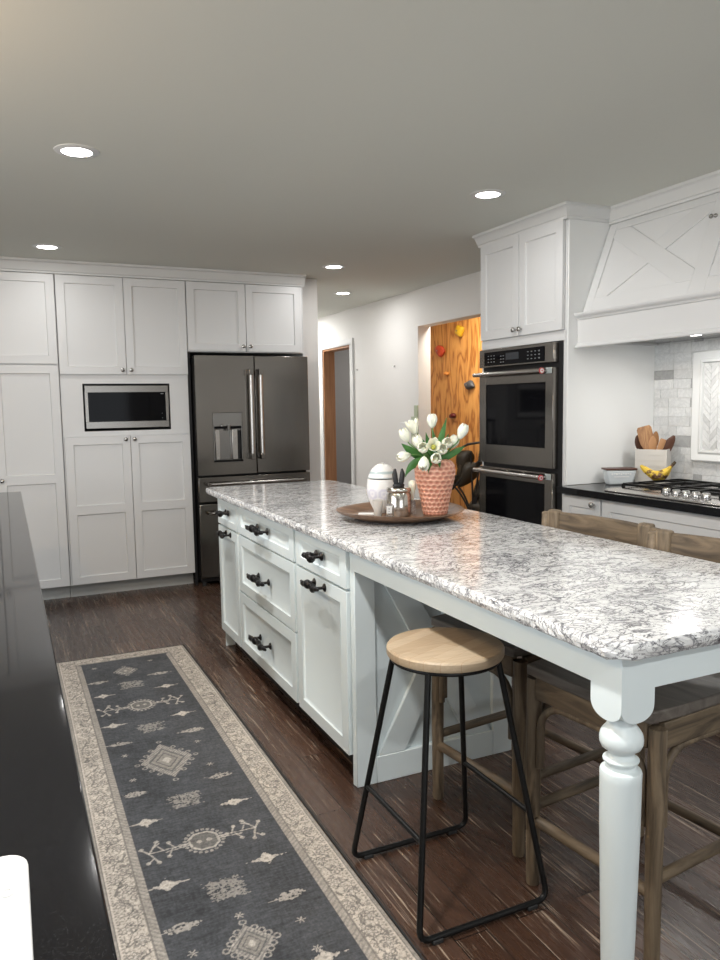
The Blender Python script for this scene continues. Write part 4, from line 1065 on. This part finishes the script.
    # lower curved slat
    obj('back_slat', MB().tube([(D+.060-.01*(v_**2), hw*1.08*v_, .77) for v_ in np.linspace(-1, 1, 9)], .012, 10, flat=1.0), 'stool_rail_wood', t)
    t.location = loc; t.rotation_euler = (0, 0, rz)
    return t
wooden_stool((1.334, 2.016, 0), math.radians(6.5), 'weathered wooden counter stool tucked under the island, farther from the turned leg')
wooden_stool((1.332, 1.482, 0), math.radians(6.5), 'weathered wooden counter stool tucked under the island, right behind the turned leg')

# ================================================================== TRAY AND DECORATION
TZ = .9145; TC = (1.462, 2.772)
t = thing('wooden_tray', 'round brown wooden dough-bowl tray on the island countertop', 'tray', (*TC, TZ))
prof = [(.001, 0), (.165, 0), (.178, .003), (.225, .018), (.250, .027), (.262, .035), (.265, .038), (.260, .039), (.244, .032), (.222, .023), (.205, .013), (.195, .011), (.001, .010)]
mb = MB().lathe(prof, (*TC, TZ), 64, cap=False)
mb.v = [(x, y, z+(.004*math.sin(2*math.atan2(y-TC[1], x-TC[0])+.6) if z > TZ+.03 else 0)) for x, y, z in mb.v]
obj('tray_dish', mb, 'tray_wood', t, smooth=50)
FZ = TZ+.0105
# coral vase with hammered dimples
VC = Vector((1.595, 2.709)); VR = [(.045, 0), (.050, .004), (.053, .015), (.060, .055), (.070, .105), (.0815, .150), (.0855, .178), (.084, .198), (.077, .214), (.066, .224), (.056, .229), (.049, .231)]
def rad_at(h):
    for (r0, h0), (r1, h1) in zip(VR[:-1], VR[1:]):
        if h <= h1: s = (h-h0)/(h1-h0); return r0+(r1-r0)*s
    return VR[-1][0]
nh, ns = 110, 150; vs = []; cols = []
coral = np.array([.38, .14, .09]); pale = np.array([.68, .38, .27])
for i in range(nh+1):
    h = .231*i/nh; r0 = rad_at(h)
    for k in range(ns):
        row = h/.0185; rr_ = math.floor(row); an = 2*PI*k/ns; cells = 19
        cu = an/(2*PI)*cells+(.5 if int(rr_) % 2 else 0); du = (cu-math.floor(cu)-.5)*2; dv = (row-rr_-.5)*2
        dd = du*du+dv*dv; amp = .0042*max(0, 1-dd*.85)
        if h < .012 or h > .222: amp *= 0.0
        rr2 = r0-amp; vs.append((VC.x+rr2*math.cos(an), VC.y+rr2*math.sin(an), FZ+h))
        k_ = min(1, dd*.75); cc = coral*(1-k_)+pale*k_; cols.append((*cc, 1))
fs = [(i*ns+k, i*ns+(k+1) % ns, (i+1)*ns+(k+1) % ns, (i+1)*ns+k) for i in range(nh) for k in range(ns)]
base_i = len(vs)
for (r_, h) in ((.045, .229), (.044, .215), (.050, .19)):
    for k in range(ns): an = 2*PI*k/ns; vs.append((VC.x+r_*math.cos(an), VC.y+r_*math.sin(an), FZ+h)); cols.append((*coral, 1))
for q in range(3):
    A0 = nh*ns if q == 0 else base_i+(q-1)*ns; B0 = base_i+q*ns
    fs += [(A0+k, A0+(k+1) % ns, B0+(k+1) % ns, B0+k) for k in range(ns)]
fs.append(tuple(range(ns-1, -1, -1))); fs.append(tuple(base_i+2*ns+k for k in range(ns)))
tag(obj('coral_vase', MB().add(vs, fs), 'coral_ceramic', colors=cols, loc=(VC.x, VC.y, FZ), smooth=80), 'coral pink dimpled ceramic vase standing on the wooden tray', 'vase')

# tulips: each a flower of its own
mouth = Vector((VC.x, VC.y, FZ+.225))
tul = [((1.586, 2.713, 1.305), 'topmost', 'topmost white tulip, standing alone above the coral vase', 0),
       ((1.472, 2.733, 1.250), '', 'white tulip bud at the upper left edge of the bouquet', 0),
       ((1.518, 2.745, 1.278), '', 'tall open white tulip at the upper left of the bouquet', 0),
       ((1.516, 2.705, 1.222), '', 'white tulip just below the tall open one, left side', 0),
       ((1.466, 2.724, 1.172), '', 'drooping white tulip at the far left, below the left bud', 0),
       ((1.52, 2.672, 1.202), '', 'white tulip facing forward, left of the bouquet centre', 1),
       ((1.55, 2.642, 1.211), '', 'wide open white tulip with yellow-green centre mid bouquet', 2),
       ((1.583, 2.635, 1.196), '', 'small white tulip touching the right of the yellow-centred one', 1),
       ((1.618, 2.656, 1.217), '', 'white tulip facing forward at the right of the bouquet', 1),
       ((1.665, 2.680, 1.218), '', 'white tulip at the right, just below the leaning rightmost one', 0),
       ((1.684, 2.646, 1.257), '', 'rightmost large white tulip, leaning out against the plywood', 0),
       ((1.504, 2.640, 1.152), '', 'white tulip hanging lowest over the vase shoulder', 3),
       ((1.549, 2.622, 1.163), '', 'round white tulip over the vase front just below centre', 1)]
toc = Vector((-F.x, -F.y, 0)).normalized()
for i, (P, _, lab, mode) in enumerate(tul):
    P = Vector(P); rr_ = random.Random(i+40)
    out = (P-mouth); ax = out.normalized()
    if mode in (1, 2): ax = (ax*.35+toc*.9+Vector((0, 0, .25))).normalized()
    elif mode == 3: ax = (toc*.5+Vector((-.1, 0, -.8))).normalized()
    elif i == 4: ax = (Vector((-.8, .1, -.15))).normalized()
    else: ax = (ax*.6+Vector((0, 0, .6))).normalized()
    o = thing('tulip', lab, 'flower', mouth+Vector((rr_.uniform(-.012, .012), rr_.uniform(-.012, .012), -.02)), 'white tulips in the coral vase')
    b0 = o.location.copy(); s0 = P-ax*.024; mid = b0.lerp(s0, .5)+Vector((0, 0, .02)); mid2 = s0-ax*.03
    pts = [b0+(mid-b0)*0, mid, mid2, s0+ax*.004]
    pp = []
    for k in range(13):
        s = k/12; q = pts[0]*(1-s)**3+pts[1]*3*s*(1-s)**2+pts[2]*3*s*s*(1-s)+pts[3]*s**3; pp.append(q)
    obj('stem', MB().tube(pp, .0026, 7), 'stem_green', o)
    Q = ax.to_track_quat('Z', 'Y').to_matrix(); Lp = .060 if i != 10 else .068; openn = {0: .72, 1: .80, 2: 1.12, 3: .8}[mode]
    if i == 2: openn = 1.15; Lp = .066
    for pk in range(6):
        ph = PI/3*pk+rr_.random()*.3; lay = pk % 2; vs = []; fs = []; nu, nv = 8, 6
        for a_ in range(nu+1):
            s = a_/nu; wid = .0185*math.sin(PI*min(1, s*.86+.10))**.75
            rad = (.004+.0185*math.sin(PI*min(.62, s*.62))**.8*(1+.08*lay))*1.0
            if s > .5: rad += (openn-.85)*.018*(s-.5)*2
            if s > .5 and openn < 1: rad -= .007*((s-.5)*2)**2
            for b_ in range(nv+1):
                q_ = (b_/nv*2-1); an = ph+q_*wid/max(rad, .010)*.95
                vs.append(P+Q @ Vector((rad*math.cos(an), rad*math.sin(an), -.024+Lp*(s-.04*q_*q_*s))))
        for a_ in range(nu):
            for b_ in range(nv): c_ = a_*(nv+1)+b_; fs.append((c_, c_+1, c_+nv+2, c_+nv+1))
        pe = obj('petal', MB().add(vs, fs), 'petal', o, smooth=180)
        sd = pe.modifiers.new('thickness', 'SOLIDIFY'); sd.thickness = .0009
    if mode in (1, 2): obj('pistil', MB().ball(P-ax*.008, .010, 1, 1, 1.6, M=Q), 'petal_core' if mode == 2 else 'petal', o)
# long leaves of the bouquet
tips = [((1.640, 2.688, 1.325), .030, 'upright green tulip leaf rising right of the topmost bloom'), ((1.460, 2.745, 1.222), .034, 'broad green tulip leaf pointing left across the bouquet'),
        ((1.468, 2.733, 1.085), .038, 'green tulip leaf hanging down left of the vase'), ((1.695, 2.640, 1.206), .028, 'green tulip leaf reaching right towards the ovens'),
        ((1.565, 2.730, 1.265), .030, 'short upright green tulip leaf in the bouquet middle'), ((1.603, 2.735, 1.272), .030, 'green tulip leaf standing behind the yellow-centred bloom'), ((1.521, 2.634, 1.105), .024, 'small green tulip leaf lying over the vase front'),
        ((1.540, 2.755, 1.262), .032, 'green tulip leaf rising behind the left blooms'), ((1.659, 2.705, 1.258), .032, 'green tulip leaf rising behind the right blooms'), ((1.563, 2.615, 1.125), .026, 'green tulip leaf between the two lowest front blooms')]
for i, (P, wd, lab) in enumerate(tips):
    P = Vector(P); o_loc = mouth+Vector(((i % 3-1)*.012, ((i*2) % 3-1)*.012, -.02)); vs = []; fs = []; n_ = 14
    dn = P.z < 1.23; hd_ = Vector((P.x-o_loc.x, P.y-o_loc.y, 0)); ctrl = (o_loc+hd_*.75+Vector((0, 0, .06 if P.z > 1.13 else .05))) if dn else o_loc.lerp(P, .45)
    for k in range(n_+1):
        s = k/n_; c = o_loc*(1-s)**2+ctrl*2*s*(1-s)+P*s*s; tn = ((ctrl-o_loc)*(1-s)+(P-ctrl)*s).normalized()
        sd = tn.cross(toc).normalized(); w_ = wd/2*math.sin(PI*(s*.93+.05))**.7*(1-s**5*.7)
        vs += [c-sd*w_+toc*.004, c-toc*.002, c+sd*w_+toc*.004]
    for k in range(n_): fs += [(k*3, k*3+1, k*3+4, k*3+3), (k*3+1, k*3+2, k*3+5, k*3+4)]
    l_ = tag(obj('tulip_leaf', MB().add(vs, fs), 'leaf_green', loc=o_loc, smooth=180), lab, 'leaf', 'green leaves of the bouquet')
    sm = l_.modifiers.new('thickness', 'SOLIDIFY'); sm.thickness = .0012

# egg-shaped lidded jar
EC = (1.440, 2.882); pr = []
for i in range(0, 41):
    s = i/40; z_ = .205*s; r_ = .032+(.068-.032)*math.sin(PI/2*min(1, s/.5))**.9 if s < .5 else .068*math.sqrt(max(0, 1-((s-.5)/.52)**2.2))
    pr.append((max(r_, .001), z_))
def egg_part(a_, b_):
    sub = [p for p in pr if a_ <= p[1] <= b_]; vs = []; cols = []; sg = 72
    for (r_, z_) in sub:
        for k in range(sg):
            an = 2*PI*k/sg; vs.append((EC[0]+r_*math.cos(an), EC[1]+r_*math.sin(an), FZ+z_))
            c_ = np.array([.74, .73, .71])
            if .060 < z_ < .105:
                u_ = an*8/(2*PI)*1.0; fu = (u_-math.floor(u_)-.5); fv = (z_-.083)/.045; d_ = math.hypot(fu*2.0, fv*2.0)
                c_ = np.array([.60, .59, .66]) if abs(d_-.75) < .22 or d_ < .25 else np.array([.72, .71, .73])
            if abs(z_-.150) < .003 or abs(z_-.172) < .003: c_ = np.array([.38, .46, .47])
            cols.append((*c_, 1))
    n_ = len(sub); fs = [(i*sg+k, i*sg+(k+1) % sg, (i+1)*sg+(k+1) % sg, (i+1)*sg+k) for i in range(n_-1) for k in range(sg)]+[tuple(range(sg)), tuple((n_-1)*sg+k for k in range(sg))]
    return MB().add(vs, fs), cols
t = thing('egg_jar', 'pale patterned egg-shaped lidded jar on the wooden tray', 'jar', (*EC, FZ))
mb, cols = egg_part(0, .146); obj('jar_body', mb, 'egg_ceramic', t, colors=cols)
mb, cols = egg_part(.1463, .3); l_ = obj('lid', mb, 'egg_ceramic', t, colors=cols)
obj('knob', MB().ball((*EC, FZ+.205), .008), 'crock', l_)
# mirrored jar with rabbit-ear lid
JC = (1.450, 2.755)
t = thing('candle_jar', 'silver mirrored glass jar with black rabbit-ear lid on the tray', 'jar', (*JC, FZ))
obj('jar_glass', MB().lathe([(.046, 0), (.050, .003), (.051, .010), (.051, .088), (.047, .096), (.045, .100)], (*JC, FZ), 40), 'mercury', t, smooth=40)
l_ = obj('lid', MB().lathe([(.049, .100), (.0515, .103), (.0515, .112), (.047, .118), (.012, .121), (.001, .121)], (*JC, FZ), 40), 'mercury', t, smooth=40)
eb2 = MB().ball((*JC, FZ+.126), .020, 1.3, 1.0, .55)
rdir = Vector((R0.x, R0.y, 0))
for s in (-1, 1):
    base = Vector((*JC, FZ+.122))+rdir*s*.008; eb2.tube([base, base+rdir*s*.004+Vector((0, 0, .022)), base+rdir*s*.008+Vector((0, 0, .050)), base+rdir*s*.006+Vector((0, 0, .072))], [.008, .011, .011, .004], 10)
obj('rabbit_ears', eb2, 'bunny_black', l_)
# small white cup
t = tag(obj('small_white_cup', MB().lathe([(.014, 0), (.016, .003), (.018, .030), (.0225, .058), (.023, .066), (.020, .066), (.016, .035), (.001, .030)], (1.372, 2.792, FZ), 28), 'crock', loc=(1.372, 2.792, FZ)), 'small white ceramic cup in front of the egg jar', 'cup')
# labelled mini box between cup and jar
t = thing('small_bottle', 'small square clear bottle with white label beside the mirrored jar', 'bottle', (1.395, 2.735, FZ))
obj('bottle_glass', rotz_about(MB().box(1.383, 2.723, FZ, 1.407, 2.747, FZ+.055), (1.395, 2.735), -.43), 'candle_glass', t, bevel=.003)
lb = obj('label', rotz_about(MB().box(1.384, 2.7215, FZ+.018, 1.406, 2.7228, FZ+.048), (1.395, 2.735), -.43), 'white_plastic', t)
obj('label_marks', rotz_about(MB().box(1.392, 2.7208, FZ+.024, 1.396, 2.7215, FZ+.028).box(1.391, 2.7208, FZ+.034, 1.398, 2.7215, FZ+.038), (1.395, 2.735), -.43), 'legend', lb)
# slim glass with white bud-shaped stopper
BC = (1.522, 2.770)
t = thing('bud_bottle', 'slim glass bottle topped by white bud-shaped stopper, left of the vase', 'bottle', (*BC, FZ))
obj('bottle_glass', MB().lathe([(.012, 0), (.013, .003), (.013, .045), (.010, .052), (.008, .058)], (*BC, FZ), 20), 'candle_glass', t)
obj('stopper', MB().lathe([(.006, .058), (.008, .075), (.011, .095), (.0165, .112), (.018, .125), (.014, .138), (.001, .142)], (*BC, FZ), 20), 'petal', t, smooth=60)
# folded white card
t = tag(obj('paper_card', rotz_about(MB().box(1.318, 2.835, FZ, 1.385, 2.885, FZ+.004), (1.35, 2.86), -.5), 'white_plastic', loc=(1.35, 2.86, FZ)), 'small white card lying flat on the left of the tray', 'card')

# ================================================================== HALL WALL DETAILS, CLIMBING WALL, PLANT
t = thing('light_switch', 'white light switch plate on the hall wall left of the tulips', 'switch', (WX, 6.47, 1.16))
obj('switch_plate', MB().box(WX-.006, 6.385, 1.065, WX, 6.545, 1.205), 'white_plastic', t, bevel=.003)
for y in (6.425, 6.505): obj('toggle', MB().box(WX-.010, y-.018, 1.10, WX-.006, y+.018, 1.17), 'white_plastic', t, bevel=.002)
t = thing('sage_corner_panel', 'stepped sage green panel on the wall edge beside the plywood opening', 'panel', (WX, 6.24, 1.0))
obj('upper_step', MB().box(WX-.014, 6.182, 1.262, WX, 6.245, 1.366), 'sage', t, bevel=.003)
obj('lower_step', MB().box(WX-.024, 6.182, .98, WX, 6.285, 1.262), 'sage', t, bevel=.003)
for (y, z, lab) in ((6.64, 1.748, 'small nail in the hall wall nearer the plywood opening'), (7.50, 1.752, 'small nail in the hall wall beside the doorway casing')):
    tag(obj('wall_nail', MB().tube([(WX, y, z), (WX-.014, y, z)], [.007, .009], 8), 'nickel', loc=(WX, y, z)), lab, 'nail')
PX = 4.30
tag(obj('plywood_climbing_wall', MB().box(PX, 4.05, 0, PX+.02, 7.40, H-.002), 'plywood', loc=(PX, 5.8, 0)), 'orange plywood climbing wall seen through the opening beside the ovens', 'climbing wall')
def hold(x_, y_, z_, ry, rz, m, lab, seed):
    rr_ = random.Random(seed); mb = MB().ball((PX-.018, y_, z_), 1, .035, ry, rz, 16, 10)
    mb.v = [(min(PX-.0005, v[0]), v[1]+.12*ry*math.sin(v[2]*60+seed), v[2]+.15*rz*math.cos(v[1]*45+seed)) for v in mb.v]
    o = tag(obj('climbing_hold', mb, m, loc=(PX-.018, y_, z_)), lab, 'climbing hold', 'climbing holds on the plywood')
    if rz > .03: obj('bolt', MB().tube([(PX-.050, y_, z_), (PX-.058, y_, z_)], .008, 8), 'nickel', o)
k_ = PX/4.5
def hz(z): return CAMH+(z-CAMH)*k_
hold(0, 6.881*k_, hz(1.568), .085, .045, 'hold_grey', 'dark grey climbing hold on the plywood beside the upper oven', 1)
hold(0, 7.093*k_-.02, hz(2.152), .075, .060, 'hold_yellow', 'yellow climbing hold near the top of the plywood', 2)
hold(0, 7.513*k_-.03, hz(1.968), .085, .060, 'hold_red', 'red climbing hold at the upper left of the plywood', 3)
hold(0, 7.221*k_, hz(1.239), .055, .028, 'hold_maroon', 'small maroon climbing hold above the white tulips', 4)
hold(0, 7.343*k_, hz(1.704), .035, .022, 'hold_orange', 'tiny orange climbing hold below the red one', 5)
# dark leafy plant on the floor of the far room
PC = Vector((3.90, 5.93, 0))
t = thing('potted_plant', 'dark-leaved potted plant in front of the plywood, behind the vase', 'plant', PC)
obj('pot', MB().lathe([(.11, 0), (.13, .02), (.16, .30), (.17, .31), (.16, .32), (.14, .30), (.001, .29)], PC, 28), 'pot_dark', t)
wp_side = Vector((.70, -.71, 0))
leafs = [((-.02, .0, .94), (-.12, .72), .085), ((.06, 0, .80), (.20, 1.02), .06), ((-.14, 0, .60), (.05, .82), .10), ((.0, 0, .52), (.17, .55), .10), ((-.2, 0, .62), (-.14, .70), .08), ((.08, 0, .66), (.28, .76), .08), ((-.05, 0, .42), (.12, .36), .10)]
for i, (A, B, wd) in enumerate(leafs):
    P0 = PC+Vector((0, 0, .29)); P1 = PC+wp_side*A[0]+Vector((0, 0, A[2])); P2 = PC+wp_side*B[0]+Vector((0, 0, B[1]))
    st_ = []
    for k in range(10): s = k/9; st_.append(P0*(1-s)**2+(P0.lerp(P1, .5)+Vector((0, 0, .1)))*2*s*(1-s)+P1*s*s)
    obj('stem', MB().tube(st_, .009, 8), 'plant_stem', t)
    vs = []; fs = []; n_ = 12
    for k in range(n_+1):
        s = k/n_; c = P1.lerp(P2, s)+Vector((0, 0, .04*math.sin(PI*s))); tn = (P2-P1).normalized(); sd = tn.cross(toc).normalized(); w_ = wd*math.sin(PI*(s*.96+.02))**.8
        vs += [c-sd*w_-toc*.02, c+toc*.015, c+sd*w_-toc*.02]
    for k in range(n_): fs += [(k*3, k*3+1, k*3+4, k*3+3), (k*3+1, k*3+2, k*3+5, k*3+4)]
    lf = obj('leaf', MB().add(vs, fs), 'plant_leaf', t, smooth=180); sm = lf.modifiers.new('thickness', 'SOLIDIFY'); sm.thickness = .003
# arching bare stems
obj('stem', MB().tube([PC+wp_side*(-.16)+Vector((0, 0, .94)), PC+wp_side*(-.05)+Vector((0, 0, 1.0)), PC+wp_side*.08+Vector((0, 0, 1.02)), PC+wp_side*.25+Vector((0, 0, 1.0))], .011, 8), 'plant_stem', t)
obj('stem', MB().tube([PC+wp_side*(-.20)+Vector((0, 0, .58)), PC+wp_side*(-.02)+Vector((0, 0, .78)), PC+wp_side*.16+Vector((0, 0, .93))], .012, 8), 'plant_stem', t)

# ================================================================== LAMPS
def downlight(x, y, label, power=P_DOWN, seen=True):
    t = thing('recessed_light', label, 'ceiling light', (x, y, H), 'recessed ceiling lights')
    mb = MB()
    mb.lathe([(.060, -.006), (.066, -.006), (.087, -.002), (.088, 0), (.060, 0)], (x, y, H), 40, cap=False)
    obj('trim_ring', mb, 'trim_paint', t)
    obj('diffuser', MB().lathe([(.060, -.004), (.060, -.001)], (x, y, H), 36), 'lamp_glow', t)
    lamp('downlight_beam', 'AREA', (0, 0, -.012), power, C_DOWN, t, size=.12)
downlight(.323, 3.356, 'recessed ceiling light at the left, the nearer of the two left lights', P_DOWN*3.0)
downlight(.305, 5.346, 'recessed ceiling light just in front of the pantry cabinets', P_DOWN*.30)
downlight(2.243, 3.275, 'recessed ceiling light beside the oven tower crown', P_DOWN*.35)
downlight(2.302, 5.376, 'recessed ceiling light in front of the refrigerator corner', P_DOWN*.45)
downlight(2.915, 6.606, 'recessed ceiling light in the hall, farthest from the camera', P_HALL)
downlight(2.9, 8.7, 'added ceiling fill light, hidden at the far end of the hall', 26)  # extra lamp added out of sight to brighten the hall
downlight(.323, 1.35, 'recessed ceiling light above the near end of the rug', P_DOWN*3.1)
downlight(2.243, 1.20, 'recessed ceiling light above the near end of the island', P_DOWN*.7)
downlight(.323, -.75, 'recessed ceiling light behind the photographer, left', P_DOWN*3)
downlight(2.243, -.75, 'recessed ceiling light behind the photographer, right')
t = thing('pendant_lamp', 'warm hanging lamp outside the picture at the left', 'lamp', (-.75, 2.1, H))
obj('cord', MB().tube([(-.75, 2.1, H), (-.75, 2.1, H-.20)], .004, 8), 'black_metal', t)
obj('lamp_shade', MB().lathe([(.03, -.20), (.09, -.27), (.12, -.34), (.118, -.34), (.085, -.272), (.028, -.205)], (-.75, 2.1, H), 28), 'black_metal', t)
obj('bulb', MB().ball((-.75, 2.1, H-.31), .035), 'lamp_warm', t)
lamp('pendant_glow', 'POINT', (0, 0, -.16), P_PEND, (1, .70, .42), t, size=.05)
lamp('far_room_light', 'AREA', (4.15-.35, 6.0, H-.02), P_ROOM2, (1, .93, .82), None, size=.5)
lamp('far_closet_light', 'AREA', (4.6, 8.6, H-.02), 12, (1, .93, .86), None, size=.4)
